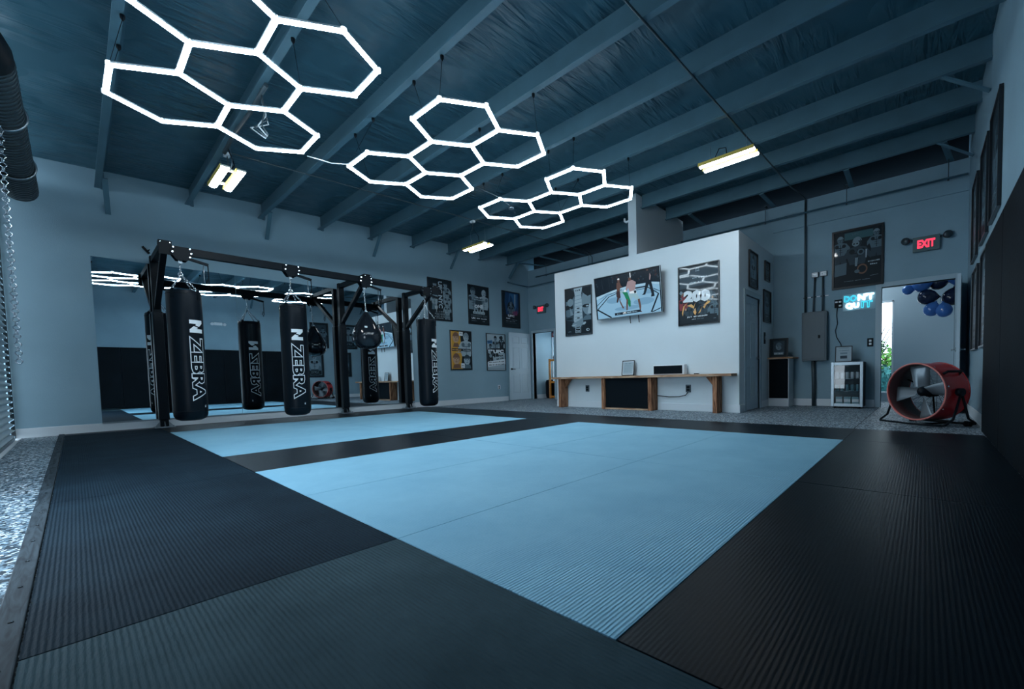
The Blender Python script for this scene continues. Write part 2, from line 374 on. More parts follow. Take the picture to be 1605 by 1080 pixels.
# back wall with two door openings
OLY0, OLY1, ORY0, ORY1, OH = 8.32, 9.20, -.36, .585, 2.07
mb = MB()
for y0, y1, z0, z1 in ((YR-.12, ORY0, 0, 3.98), (ORY0, ORY1, 2.12, 3.98), (ORY1, OLY0, 0, 3.98), (OLY0, OLY1, OH-.02, 3.98), (OLY1, YM, 0, 3.98)): mb.box(XB, XB+.12, y0, y1, z0, z1)
struct(mb.build('wall_back', WALLB))
mb = MB(); mb.box(XL-.2, XB+.4, YR-.12, YR, 0, 4.7); struct(mb.build('wall_right', WALLB))
mb = MB(); mb.box(XL-.12, XL-.02, YR-.12, 2.2, 0, 4.6); mb.box(XL-.12, XL-.02, 2.2, 4.3, 1.9, 4.6); mb.box(XL-.12, XL-.02, 4.3, 4.5, 0, 4.6); mb.box(XL-.12, XL-.02, 4.5, YM, 3.62, 4.6); struct(mb.build('wall_left', WALL))  # unseen gap added low in this wall lets daylight onto partition and floor
# partition box carrying the television
mb = MB(); mb.box(XT, XT+.12, YS, 6.40, 0, 3.03); struct(mb.build('wall_partition_front', DRYWALL))
mb = MB(); mb.box(XT+.12, 7.66, YS, YS+.12, 0, 3.03); mb.box(8.46, XB, YS, YS+.12, 0, 3.03); mb.box(7.66, 8.46, YS, YS+.12, 2.02, 3.03); struct(mb.build('wall_partition_side', DRYWALL))
mb = MB(); mb.box(XT+.12, XB, 6.28, 6.40, 0, 3.03); struct(mb.build('wall_partition_left', DRYWALL))
mb = MB(); mb.box(XT+.001, XB, 4.26, 4.44, 3.03, 4.2); struct(mb.build('wall_upper_stub', DRYWALL))
# small lobby behind the right opening, store room behind the left opening
mb = MB()
mb.box(11.2, 11.3, YR-.1, .515, 0, 3); mb.box(11.2, 11.3, .515, .71, 0, .2); mb.box(11.2, 11.3, .515, .71, 2.07, 3); mb.box(11.2, 11.3, .71, 2.1, 0, 3)
mb.box(XB+.12, 11.3, YR-.2, YR-.1, 0, 3); mb.box(XB+.12, 11.3, 2.0, 2.1, 0, 3); mb.box(XB+.12, 11.3, YR-.2, 2.1, 2.95, 3.0)
struct(mb.build('wall_lobby', mat('lobby_drywall', (.40, .50, .56), .75)))
mb = MB(); mb.box(XB+.12, 10.5, 9.25, 9.36, 0, 3.2)
mb.box(10.4, 10.5, 9.22, 9.36, 0, 3.2); mb.box(10.4, 10.5, 8.3, 9.22, 2.3, 3.2); mb.box(10.4, 10.5, 8.3, 9.22, 0, .55); mb.box(10.4, 10.5, 6.4, 8.3, 0, 3.2)
mb.box(XB+.12, 10.5, 6.3, 6.4, 0, 3.2); mb.box(XB+.12, 10.5, 6.3, 9.36, 3.0, 3.1)
struct(mb.build('wall_store_room', WALL))
def glass():
    M = bpy.data.materials.new('window_glass'); M.use_nodes = True; n = M.node_tree; n.nodes.clear()
    o = n.nodes.new('ShaderNodeOutputMaterial'); t = n.nodes.new('ShaderNodeBsdfTransparent'); g = n.nodes.new('ShaderNodeBsdfGlossy'); x = n.nodes.new('ShaderNodeMixShader'); fr = n.nodes.new('ShaderNodeFresnel')
    g.inputs['Roughness'].default_value = 0; fr.inputs[0].default_value = 1.45
    n.links.new(fr.outputs[0], x.inputs[0]); n.links.new(t.outputs[0], x.inputs[1]); n.links.new(g.outputs[0], x.inputs[2]); n.links.new(x.outputs[0], o.inputs[0]); return M
GLASS = glass()
w = MB(); w.box(11.19, 11.205, .49, .52, .2, 2.1); w.box(11.19, 11.205, .705, .735, .2, 2.1); w.box(11.19, 11.205, .49, .735, 2.07, 2.1); w.box(11.19, 11.205, .49, .735, .17, .2)
o = struct(w.build('window_1', TRIM)); g = MB(); g.box(11.24, 11.245, .515, .71, .2, 2.07); g.build('pane', GLASS, o)
w = MB(); w.box(10.385, 10.4, 9.22, 9.26, .52, 2.33); w.box(10.385, 10.4, 8.27, 8.3, .52, 2.33); w.box(10.385, 10.4, 8.3, 9.22, 2.3, 2.34); w.box(10.385, 10.4, 8.3, 9.22, .52, .55); w.box(10.39, 10.4, 8.3, 9.22, 1.28, 1.33)
o = struct(w.build('window_2', TRIM)); g = MB(); g.box(10.44, 10.445, 8.3, 9.22, .55, 2.3); g.build('pane', GLASS, o)

# baseboards
def base(name, segs):
    mb = MB()
    for s in segs: mb.box(*s, 0, .135); 
    struct(mb.build(name, TRIM, bevel=.004))
base('baseboard_mirror_side', [(XL, 8.5, YM-.015, YM)])
base('baseboard_back', [(XB-.015, XB, ORY1+.09, YS), (XB-.015, XB, 6.4, OLY0-.08)])
base('baseboard_partition_front', [(XT-.015, XT, YS, 6.4)])
base('baseboard_partition_side', [(XT-.015, 7.57, YS-.015, YS), (8.56, XB-.016, YS-.015, YS)])
base('baseboard_partition_left', [(XT, XB-.016, 6.4, 6.415)])
base('baseboard_right', [(6.25, XB, YR, YR+.015)])
base('baseboard_store_room', [(XB+.12, 10.4, 9.235, 9.25)])
base('baseboard_lobby', [(11.185, 11.2, YR, .47)])
# door casings
def casing(name, parts):
    mb = MB()
    for p in parts: mb.box(*p)
    struct(mb.build(name, mat('casing_paint', (.36, .48, .55), .5), bevel=.004))
casing('trim_1', [(XB-.02, XB+.14, OLY0-.07, OLY0, 0, OH+.05), (XB-.02, XB+.14, OLY1, OLY1+.05, 0, OH+.05), (XB-.02, XB+.14, OLY0, OLY1, OH-.02, OH+.05)])
casing('trim_2', [(XB-.02, XB+.14, ORY1, ORY1+.085, 0, 2.2), (XB-.02, XB+.14, ORY0-.03, ORY0, 0, 2.2), (XB-.02, XB+.14, ORY0, ORY1, 2.12, 2.2)])
casing('trim_3', [(7.57, 7.66, YS-.02, YS+.1, 0, 2.11), (8.46, 8.55, YS-.02, YS+.1, 0, 2.11), (7.66, 8.46, YS-.02, YS+.1, 2.02, 2.11)])
mb = MB(); mb.box(XB-.035, XB, YR, YS, 3.47, 3.52); mb.box(XB-.035, XB, 6.4, YM, 3.45, 3.5); struct(mb.build('trim_4', WALLB))
mb = MB(); mb.box(XT-.006, XT, 4.885, 4.915, 2.66, 3.02); struct(mb.build('trim_5', DRYWALL))

def six_panel(w, h, t=.04):
    """slab standing on z=0, hinge edge at x=0, faces +-y"""
    mb = MB(); mb.box(0, w, -t/2+.009, t/2-.009, 0, h)
    cols = [(.11*w/.8, .365*w/.8), (.435*w/.8, .69*w/.8)]; rows = [(.2, .78), (.93, 1.58), (1.69, 1.90)]
    xs = [0, cols[0][0], cols[0][1], cols[1][0], cols[1][1], w]; zs = [0, rows[0][0], rows[0][1], rows[1][0], rows[1][1], rows[2][0], rows[2][1], h]
    for sgn in (-1, 1):
        y0, y1 = (t/2-.009, t/2) if sgn > 0 else (-t/2, -t/2+.009)
        for i in range(5):
            for j in range(7):
                if i in (1, 3) and j in (1, 3, 5):
                    g = .028; ym = (t/2-.003) if sgn > 0 else (-t/2+.003); yb = y0 if sgn > 0 else y1
                    a, b, c, d = xs[i]+.012, xs[i+1]-.012, zs[j]+.012, zs[j+1]-.012
                    o_ = [mb.bm.verts.new((x, yb, z)) for x, z in ((a, c), (b, c), (b, d), (a, d))]
                    i_ = [mb.bm.verts.new((x, ym, z)) for x, z in ((a+g, c+g), (b-g, c+g), (b-g, d-g), (a+g, d-g))]
                    for k in range(4): mb.face([o_[k], o_[(k+1) % 4], i_[(k+1) % 4], i_[k]])
                    mb.face(i_)
                else: mb.box(xs[i], xs[i+1], y0, y1, zs[j], zs[j+1])
    return mb
def lever(root, x, z, t=.04, dx=-1, m=None):
    for sy in (-1, 1):
        mb = MB(); y = sy*t/2
        mb.cyl((x, y, z), (x, y+sy*.012, z), .03); mb.cyl((x, y+sy*.01, z), (x, y+sy*.05, z), .01); mb.tube([(x, y+sy*.05, z), (x+dx*.04, y+sy*.052, z), (x+dx*.11, y+sy*.05, z-.004)], .009)
        mb.build('handle', m or GREYM, root)
def door(name, w, h, loc, ang, dx=-1, hm=None, dm=None):
    root = bpy.data.objects.new(name, None); COL.objects.link(root); root['kind'] = 'structure'
    M = Matrix.Translation(loc) @ Matrix.Rotation(ang, 4, 'Z'); root.matrix_world = M; WM[name] = M
    six_panel(w, h).build('door_leaf', dm or DOORP, root); lever(root, w-.07, .93, dx=dx, m=hm)
    mb = MB()
    for z in (.2, 1., h-.2): mb.cyl((-.006, 0, z-.045), (-.006, 0, z+.045), .008, seg=8)
    mb.build('hinge', GREYM, root)
    return root
door('door_1', .88, 2.02, (XB-.03, YM-.05, .012), pi, -1, BLK)                 # leaf folded back against the mirror-side wall
door('door_2', .80, 2.01, (7.66, YS+.04, .006), 0, -1)
door('door_3', .90, 2.03, (XB-.03, ORY0-.06, .012), pi*1.0+radians(-3.5), -1)     # leaf opened against the right wall

# upper window blind / banner in the store room
t = thing('valance_banner', 'dark banner with a reddish lower band across the top of the store-room window', 'banner', (10.36, 8.78, 1.98))
mb = MB(); mb.box(10.355, 10.375, 8.25, 9.23, 2.12, 2.42, PK); mb.box(10.353, 10.375, 8.25, 9.23, 1.98, 2.12, PRD)
for i in range(12): mb.box(10.351, 10.353, 8.3+i*.075, 8.345+i*.075, 2.02, 2.09, PL)
for i in range(3): mb.box(10.353, 10.356, 8.27, 9.21, 2.2+i*.07, 2.215+i*.07, PL)
mb.build('cloth', None, t, local=False)

# roof purlins
braced = (0, 2, 4, 6, 8)
names = ['first', 'second', 'third', 'fourth', 'fifth', 'sixth', 'seventh', 'eighth', 'ninth', 'tenth']
for i, x in enumerate(PX):
    z0 = roofz(x)
    t = thing('roof_purlin', 'painted steel roof beam, %s from the roller door side' % names[i], 'roof beam', (x, (YR+YM)/2, z0), group='steel roof beams under the insulation')
    spans = [(YR, YM)] if i < 8 else [(YR, 4.26), (4.44, YM)]
    mb = MB()
    for a, b in spans:
        a += .002; b -= .002
        prof = [(-.066, 0), (-.066, .018), (-.062, .018), (-.062, .005), (-.0035, .005), (-.0035, .27), (.06, .27), (.06, .265), (.0025, .265), (.0025, 0)]
        mb.prism([(x+px_, a, z0+pz) for px_, pz in prof], (0, b-a, 0))
    mb.build('beam', STEEL, t, local=False)
    if i == 0: continue
    if i-1 in braced:
        mb = MB(); mb.beam((x+.03, YM-.42, z0+.03), (x+.06, YM-.01, z0-.36), .02, .06, up=(1, 0, 0)); mb.build('brace', STEEL, t, local=False)
        if i-1 >= 6 or i-1 == 4:
            mb = MB(); mb.beam((x+.0, YR+.42, z0+.03), (x+.02, YR+.01, z0-.3), .02, .06, up=(1, 0, 0)); mb.build('brace', STEEL, t, local=False)
    if i < 8 :
        mb = MB(); mb.box(x+.003, x+.045, YM-.04, YM-.001, z0-.01, z0+.24); mb.build('clip_angle', STEEL, t, local=False)
for k, (ya, yb) in enumerate([(-.17, -.28), (1.02, 1.04), (2.33, 2.33), (3.72, 3.78), (5.85, 5.8), (7.14, 7.1), (7.98, 7.94), (8.9, 8.62)]):
    mb = MB(); mb.beam((8.57, ya, roofz(8.59)-.012), (XB+.05, yb, 4.01), .075, .02)
    tag(mb.build('eave_brace', STEEL), 'short steel strap bridging the dark gap above the back wall, %s from the right corner' % names[k], 'brace', 'straps across the dark eave gap')

# roller door on the left
t = thing('roller_door', 'grey corrugated roller shutter closing the left wall', 'shutter', (XL, 6.7, 0))
mb = MB(); prof = []
z = .05
while z < 3.42:
    for k in range(6): prof.append((XL+.022*sin(2*pi*k/6), z+.075*k/6))
    z += .075
pts = [(x, 4.5, z) for x, z in prof]
va = [mb.bm.verts.new(p) for p in pts]; vb = [mb.bm.verts.new((p[0], 8.85, p[2])) for p in pts]
for i in range(len(pts)-1): mb.face([va[i], va[i+1], vb[i+1], vb[i]], smooth=True)
mb.build('curtain', mat('shutter_slats', (.40, .50, .56), .35, .15), t, local=False)
mb = MB(); mb.box(XL-.02, XL+.02, 4.5, 8.9, .015, .055); mb.build('bottom_bar', GREYM, t, local=False)
mb = MB(); mb.box(XL-.004, XL, 9.31, 9.357, 0, 3.42)
for k in range(44): mb.box(XL-.003, XL, 8.80, 9.312, .05+k*.078, .05+k*.078+(.058 if k % 3 else .068))
mb.build('guide_rail', BLK, t, local=False)
t = thing('shutter_coil', 'dark rolled shutter drum with two straps above the roller door', 'shutter drum', (-.36, 7.5, 3.2))
mb = MB(); n = 90
for i in range(n):
    y0 = 5.7+i*.0385; mb.cyl((-.35, y0, 3.36), (-.35, y0+.036, 3.36), .165 if i % 2 else .158, seg=24)
mb.build('drum', CONDUIT, t, local=False)
for y in (6.75, 8.2):
    mb = MB(); mb.torus((-.35, y, 3.36), .175, .012, (0, 1, 0), seg=28, rs=6); mb.build('strap', GREYM, t, local=False)
mb = MB(); mb.cyl((-.35, 9.1, 3.36), (-.35, 9.34, 3.36), .04); mb.build('axle', BLK, t, local=False)
mb = MB(); mb.tube([(-.35, 5.71, 3.36), (-.352, 5.6, 3.37), (-.37, 5.5, 3.38), (-.40, 5.43, 3.39), (-.47, 5.38, 3.40)], [.16, .16, .155, .14, .1], seg=24); mb.build('curved_end', BLK, t, local=False)
t = thing('hoist_chain', 'bright steel hoist chain looped beside the roller shutter', 'chain', (-.345, 6.7, .9))
mb = MB(); 
for side in (0,):
    for k in range(58):
        zc = .95+k*.041; a = (1, .35, 0) if k % 2 else (-.2, 1, 0)
        mb.torus((-.345, 6.7, zc),   .022, .0055, a, seg=10, rs=5)
mb.build('links', CHROME, t, local=False)
mb = MB(); mb.cyl((-.36, 6.72, 3.3), (-.32, 6.72, 3.3), .06, seg=20); mb.build('chain_wheel', BLK, t, local=False)
mb = MB(); mb.box(XL-.1, XL+.05, 4.3, 9.25, 0.001, .012); tag(mb.build('threshold_strip', mat('pale_threshold', (.62, .68, .72), .5)), 'pale threshold strip on the floor under the roller shutter', 'threshold')

# ------------------------------------------------------------------ floor mats
T = .015; G = .0022
def fmat(x0, x1, y0, y1, m, label, grp):
    mb = MB(); mb.box(x0+G, x1-G, y0+G, y1-G, 0.0005, T)
    o = mb.build('floor_mat', m, bevel=.0012); tag(o, label, 'mat', grp)
xs = [.857, 2.82, 4.78]
rows = [(.572, 1.654, 'front'), (1.654, 2.72, 'second'), (2.72, 3.78, 'third')]
for y0, y1, nm in rows:
    for k, side in ((0, 'near'), (1, 'far')):
        fmat(xs[k], xs[k+1], y0, y1, MAT_BLUE, 'light blue mat, large blue area, %s row from the camera side, %s half' % (nm, side), 'blue mats of the large area')
for y0, y1, nm in ((4.84, 5.92, 'row beside the black band'), (5.92, 7.0, 'middle row'), (7.0, 8.09, 'row nearest the mirror')):
    for k, side in ((0, 'left'), (1, 'right')):
        fmat(xs[k], xs[k+1], y0, y1, MAT_BLUE, 'light blue mat of the smaller blue area, %s, %s half' % (nm, side), 'blue mats of the smaller area')
for k, side in ((0, 'left'), (1, 'right')):
    fmat(xs[k], xs[k+1], 3.78, 4.84, MAT_BLKX, 'black mat in the band between the two blue areas, %s half' % side, 'black mats')
    fmat(xs[k], xs[k+1], 8.09, 9.06, MAT_BLKX, 'black mat under the hanging bags along the mirror, %s half' % side, 'black mats')
for y0, y1, nm in ((-.49, 1.654, 'nearest the camera'), (1.654, 3.78, 'second from the camera'), (3.78, 5.92, 'third from the camera'), (5.92, 8.09, 'fourth from the camera'), (8.09, 9.06, 'against the mirror wall')):
    fmat(-.125, .857, y0, y1, MAT_SHEEN if y0 < 0 else MAT_BLKY, 'black ribbed mat of the left column, %s' % nm, 'black mats')
for y0, y1, nm in ((-.45, .572, 'at the right wall'), (.572, 2.7, 'beside the large blue area, right part'), (2.7, 4.84, 'beside the large blue area, left part'), (4.84, 7.0, 'beside the smaller blue area'), (7.0, 9.06, 'at the mirror wall')):
    fmat(4.78, 5.75, y0, y1, MAT_BLKX, 'black mat of the far edge row, %s' % nm, 'black mats')
for k, side in ((0, 'near'), (1, 'far')):
    fmat(xs[k], xs[k+1], -.45, .572, MAT_BLKX, 'black mat between the large blue area and the right wall, %s half' % side, 'black mats')
mb = MB(); mb.box(-.125, 5.75, 9.065, YM-.016, 0.0005, .013); tag(mb.build('mat_filler_strip', MAT_BLKX), 'narrow black strip filling the gap between mats and mirror wall', 'mat')
t = thing('mat_edge_strip', 'dark worn edge board with screws along the left side of the mats', 'edge strip', (-.152, 4.5, 0))
mb = MB(); mb.box(-.182, -.127, -.49, YM-.016, .0005, .017); mb.build('board', STRIPW, t, local=False, bevel=.003)
for k in range(30):
    mb = MB(); mb.cyl((-.152, -.3+k*.32, .0165), (-.152, -.3+k*.32, .019), .006, BLK, 10); mb.cyl((-.15, -.3+k*.32, .019), (-.15, -.3+k*.32, .0195), .002, CHROME, 6); mb.build('screw', None, t, local=False)

# wall padding on the right wall
for k in range(5):
    x1 = 6.2-k*1.3; x0 = x1-1.296
    mb = MB(); mb.box(x0, x1, YR+.001, YR+.045, .002, 1.93)
    tag(mb.build('wall_pad', PADM, bevel=.008), 'tall dark wall pad on the right wall, %s from the doorway end' % names[k], 'wall pad', 'dark wall padding panels')

# mirrors
for k, (a, b) in enumerate([(.25, 1.985), (1.99, 3.72), (3.725, 5.42)]):
    t = thing('wall_mirror', 'large frameless wall mirror behind the bag rack, %s panel' % ('left', 'middle', 'right')[k], 'mirror', ((a+b)/2, YM-.01, .14), group='mirror panels')
    mb = MB(); mb.box(a, b, YM-.012, YM-.001, .14, 2.63); mb.build('mirror_pane', MIRROR, t, local=False)
    mb = MB(); mb.box(a, b, YM-.022, YM-.0125, .125, .145); mb.build('bottom_channel', GREYM, t, local=False)

# ------------------------------------------------------------------ hexagon ceiling lights
TUBE = mat('lit_tube_diffuser', (.8, .85, .9), .4, emit=(.70, .88, 1.0), power=HEX_POWER)
HOUS = mat('tube_housing', (.55, .6, .64), .4)
def hex_cluster(idx, p, label, anchors):
    z, th, x0, y0, a, b = p; L = .43
    P = lambda x, y: Vector((x, y, z+a*(x-x0)+b*(y-y0)))
    cs = [(x0, y0)]+[(x0+L*sqrt(3)*cos(th+pi/6+m_*pi/3), y0+L*sqrt(3)*sin(th+pi/6+m_*pi/3)) for m_ in (0, 1, 3, 4)]
    V = []; E = set()
    def vid(q):
        for i, v in enumerate(V):
            if abs(v[0]-q[0])+abs(v[1]-q[1]) < .02: return i
        V.append(q); return len(V)-1
    for c in cs:
        ids = [vid((c[0]+L*cos(th+k*pi/3), c[1]+L*sin(th+k*pi/3))) for k in range(6)]
        for k in range(6): E.add(tuple(sorted((ids[k], ids[(k+1) % 6]))))
    t = thing('hexagon_light', label, 'ceiling light', (x0, y0, z), group='hexagon tube lights')
    for i, j in sorted(E):
        A, B = P(*V[i]), P(*V[j]); d = (B-A).normalized(); A2, B2 = A+d*.016, B-d*.016
        up = Vector((-a, -b, 1)).normalized(); sd = d.cross(up)
        prof = [(.019*cos(q), .019*sin(q)) for q in [pi+pi*k/6 for k in range(7)]]
        mb = MB(); mb.prism([A2+sd*u+up*w_ for u, w_ in prof], B2-A2); tb = mb.build('light_tube', TUBE, t, local=False)
        mb = MB(); mb.prism([A2+sd*u+up*w_ for u, w_ in ((-.021, .0005), (.021, .0005), (.021, .014), (-.021, .014))], B2-A2); mb.build('tube_housing', HOUS, t, local=False)
    for v in V:
        mb = MB(); q = P(*v); mb.cyl(q+Vector((0, 0, -.014)), q+Vector((0, 0, .018)), .024, seg=12); mb.build('corner_connector', TUBE if False else HOUS2, t, local=False)
    for ax, ay in anchors:
        v = min(V, key=lambda v: (v[0]-ax)**2+(v[1]-ay)**2); q = P(*v); top = Vector((ax, ay, roofz(ax)-.002))
        mb = MB(); mb.tube([q+Vector((0, 0, .015)), top-Vector((0, 0, .03))], .0022, seg=5); mb.build('suspension_wire', BLK, t, local=False)
        mb = MB(); mb.lathe([(.004, -.05), (.016, -.03), (.017, -.004), (0, 0)], seg=10, M=Matrix.Translation(top)); mb.build('wire_anchor', BLK, t, local=False)
HOUS2 = mat('white_corner_connector', (.8, .86, .9), .4, emit=(.75, .9, 1), power=1.6)
hex_cluster(0, (3.222, 3.683, 1.054, 4.356, .054, -.036), 'large white glowing hexagon tube light nearest the camera, cut by the top edge', [(1.41, 4.21), (1.41, 3.55), (.40, 4.88), (.40, 5.33), (.40, 3.9)])
hex_cluster(1, (3.256, 3.719, 3.014, 4.263, .069, -.026), 'white glowing hexagon tube light in the middle of the three', [(2.44, 3.48), (2.44, 3.98), (2.44, 4.88), (2.44, 5.35), (3.46, 3.27), (3.46, 4.2)])
hex_cluster(2, (3.289, 3.717, 4.897, 4.216, .062, -.015), 'white glowing hexagon tube light farthest away, before the television wall', [(4.49, 3.53), (4.49, 3.98), (5.51, 3.32), (5.51, 4.26), (5.51, 4.74), (4.49, 4.94), (4.49, 5.39)])
mb = MB(); mb.tube([(1.87, 5.32, 3.25), (1.95, 5.20, 3.20), (2.06, 5.15, 3.18), (2.23, 5.07, 3.20)], .006, seg=6)
tag(mb.build('power_cord', WHT), 'white cord sagging between the near and middle hexagon lights', 'cord')

# twin tube shop lights
def shop(c, L, label, z, drop, warm=(1, .95, .85)):
    t = thing('shop_light', label, 'ceiling light', (c[0], c[1], z), group='twin tube shop lights')
    for s in (-1, 1):
        mb = MB(); mb.box(s*.082-.048, s*.082+.048, -L/2, L/2, 0, .02); mb.build('housing', mat('shop_light_housing', (.55, .55, .5), .4), t)
        mb = MB(); mb.prism([(s*.082+.045*cos(q), -L/2+.01, .0+.03*sin(q)) for q in [pi+pi*k/6 for k in range(7)]], (0, L-.02, 0))
        mb.build('lit_tube', mat('lit_shop_tube', (.9, .9, .85), .4, emit=(.93, .97, 1.0), power=SHOP_POWER), t)
        mb = MB(); mb.box(s*.082-.056, s*.082-.048, -L/2, L/2, -.02, .024); mb.build('side_reflector', mat('yellowed_reflector', (.75, .55, .12), .4), t)
    for y in (-L*.33, L*.33):
        mb = MB(); mb.box(-.06, .06, y-.02, y+.02, .004, .03); mb.build('cross_bracket', WHT, t)
        mb = MB(); mb.tube([(0, y, .03), (.02, y+.01, drop*.5), (0, y, drop)], .003, seg=5); mb.build('hanging_wire', GREYM, t)
shop((1.44, 6.9), .74, 'small twin tube shop light left, beyond the nearest hexagon light', 3.36, .33)
shop((6.05, 2.07), .74, 'twin tube shop light at right, above the partition box', 3.6, .27)
shop((5.80, 7.22), .72, 'small twin tube shop light far left, above the wall posters', 3.48, .38)
for pts, lab, r in (([(1.41, 6.6, 3.62), (1.50, 6.75, 3.5), (1.46, 6.95, 3.45)], 'dark cord dropping to the left shop light', .008),
                    ([(6.5, 2.45, 3.85), (6.35, 2.3, 3.95), (6.2, 2.15, 3.85), (6.1, 2.1, 3.64)], 'thin dark cord looping to the right shop light', .006),
                    ([(5.5, 7.0, 3.86), (5.6, 7.05, 3.72), (5.72, 7.1, 3.68), (5.78, 7.12, 3.5)], 'thin dark cord looping to the far shop light', .006)):
    mb = MB(); mb.tube(pts, r, seg=6); tag(mb.build('power_cord', BLK), lab, 'cord')
# cables under the roof
mb = MB(); mb.tube([(x, 1.92-.008*x, roofz(x)-.012) for x in (0, 2, 4, 6, 8, 8.7)]+[(9.2, 1.80, 4.02), (9.36, 1.76, 3.98)], .011, seg=8)
tag(mb.build('roof_cable', CONDUIT), 'long dark cable running under the roof beams to the back wall', 'cable')
mb = MB(); mb.tube([(x, 6.86, roofz(x)-.012) for x in (1.5, 2.5, 3.5, 5, 6.5, 8, 8.7)]+[(9.2, 6.86, 4.02), (9.40, 6.84, 3.9), (9.41, 6.84, 2.9)], .009, seg=8)
tag(mb.build('roof_cable', CONDUIT), 'thin dark cable crossing under the beams on the mirror side', 'cable')
for (x, y) in ((1.45, 6.86), (5.4, 6.86)):
    t = thing('beam_clamp', 'small pale clamp holding the mirror-side cable, ' + ('near the left shop light' if x < 3 else 'near the far shop light'), 'clamp', (x, y, roofz(x)-.03))
    mb = MB(); mb.box(-.03, .03, -.05, .05, -.035, .0); mb.build('clamp_body', WHT, t)
    mb = MB(); mb.tube([(0, 0, -.035), (.01, .02, -.12), (-.01, .03, -.2)], .006); mb.build('cable_tail', CONDUIT, t)
t = thing('cable_bundle', 'hanging tangle of grey cords above the nearest hexagon light', 'cables', (1.42, 5.35, 3.3))
for k in range(4):
    mb = MB(); mb.tube([(1.40+.01*k, 5.15+.04*k, roofz(1.4)-.01), (1.44+.02*k, 5.2+.04*k, 3.5-.02*k), (1.42-.02*k, 5.25+.05*k, 3.38), (1.46, 5.2+.03*k, 3.27)], .008, seg=6); mb.build('cord', HOUS if k % 2 else CONDUIT, t, local=False)
mb = MB(); mb.tube([(1.41, 5.0, 3.66), (1.41, 5.6, 3.64), (1.40, 6.3, 3.66), (1.40, 6.75, 3.62)], .022, seg=8); tag(mb.build('conduit_pipe', CONDUIT), 'dark pipe under the second beam leading to the left shop light', 'pipe')
t = thing('smoke_detector', 'round detector with a curved tail behind the farthest hexagon light', 'detector', (4.95, 5.25, 3.5))
mb = MB(); mb.cyl((4.95, 5.25, 3.50), (4.95, 5.25, 3.54), .045); mb.build('detector_body', GREYM, t, local=False)
mb = MB(); mb.tube([(4.95, 5.25, 3.54), (4.8, 5.4, 3.7), (4.5, 5.6, 3.835)], .008, seg=6); mb.tube([(4.97, 5.22, 3.50), (4.99, 5.2, 3.42), (4.95, 5.16, 3.43)], .005, seg=6); mb.build('detector_arm', GREYM, t, local=False)
# sprinkler line on back wall
t = thing('sprinkler_pipe', 'thin horizontal pipe along the back wall on rod hangers', 'pipe', (9.33, 3, 3.71))
mb = MB(); mb.tube([(9.33, YR+.02, 3.70), (9.33, 6.0, 3.71), (9.33, 8.9, 3.71)], .016, seg=10); mb.build('pipe', STEEL, t, local=False)
for y in (-.25, 1.1, 2.46, 5.3, 6.9, 8.47):
    mb = MB(); mb.cyl((9.33, y, 3.71), (9.33, y, 4.02), .006, seg=6); mb.box(9.31, 9.42, y-.02, y+.02, 4.0, 4.02); mb.cyl((9.33, y, 3.66), (9.33, y, 3.69), .012, seg=8); mb.build('rod_hanger', CONDUIT, t, local=False)
mb = MB(); mb.tube([(8.55, YM-.05, 3.50), (8.9, YM-.05, 3.49), (9.32, YM-.06, 3.48), (9.37, 9.2, 3.475), (9.37, 8.0, 3.475), (9.37, 6.5, 3.475)], .018, seg=10)
tag(mb.build('wall_pipe', STEEL), 'thin pipe wrapping round the far left corner of the room', 'pipe')
mb = MB(); mb.beam((8.62, YM-.45, 3.98), (8.66, YM-.02, 3.63), .06, .02, up=(1, 0, 0)); tag(mb.build('corner_brace', STEEL), 'diagonal steel brace in the far left roof corner', 'brace')

# ------------------------------------------------------------------ bag rack
YB = 8.0; PXS = (.92, 3.74, 5.19); BZ = 2.585; PY_ = 9.20
t = thing('bag_rack', 'black steel bag rack with three padded posts and a long overhead rail', 'bag rack', (3, 9.2, 0))
mb = MB(); mb.box(.86, 5.34, YB-.04, YB+.04, BZ-.055, BZ+.055); mb.build('rail', BLK, t, local=False, bevel=.004)
for x in PXS:
    mb = MB(); mb.box(x-.05, x+.05, PY_-.05, PY_+.05, .03, 2.72); post = mb.build('post', BLK, t, local=False, bevel=.004)
    mb = MB(); mb.box(x-.064, x+.064, PY_-.07, PY_+.07, .13, 1.86); mb.build('post_pad', VINYL, t, local=False, bevel=.018)
    mb = MB(); mb.box(x-.04, x+.04, YB+.04, PY_-.05, 2.625, 2.71); mb.build('arm', BLK, t, local=False, bevel=.004)
    mb = MB(); mb.beam((x, PY_-.04, 1.92), (x, YB+.06, 2.60), .07, .07); mb.build('brace', BLK, t, local=False, bevel=.004)
    mb = MB(); mb.box(x-.12, x+.12, PY_-.13, PY_+.11, .014, .03)
    for s in (-1, 1):
        mb.prism([(x+s*.05, PY_-.006, .03), (x+s*.115, PY_-.006, .03), (x+s*.05, PY_-.006, .11)], (0, .012, 0))
        mb.cyl((x+s*.095, PY_-.1, .03), (x+s*.095, PY_-.1, .05), .012, GREYM, 6)
    mb.prism([(x-.006, PY_-.05, .03), (x-.006, PY_-.12, .03), (x-.006, PY_-.05, .11)], (.012, 0, 0))
    mb.build('base_plate', None if False else BLK, t, local=False)
    mb = MB(); mb.box(x-.07, x+.07, YB-.052, YB-.041, BZ-.085, BZ+.11); mb.box(x-.07, x+.07, YB-.05, YB+.06, BZ+.057, BZ+.11)
    cp = mb.build('corner_plate', BLK, t, local=False, bevel=.006)
    for dx, dz in ((-.05, .082), (.05, .082)):
        mb = MB(); mb.cyl((x+dx, YB-.060, BZ+dz), (x+dx, YB-.05, BZ+dz), .008, seg=8); mb.build('bolt', CHROME, t, local=False)
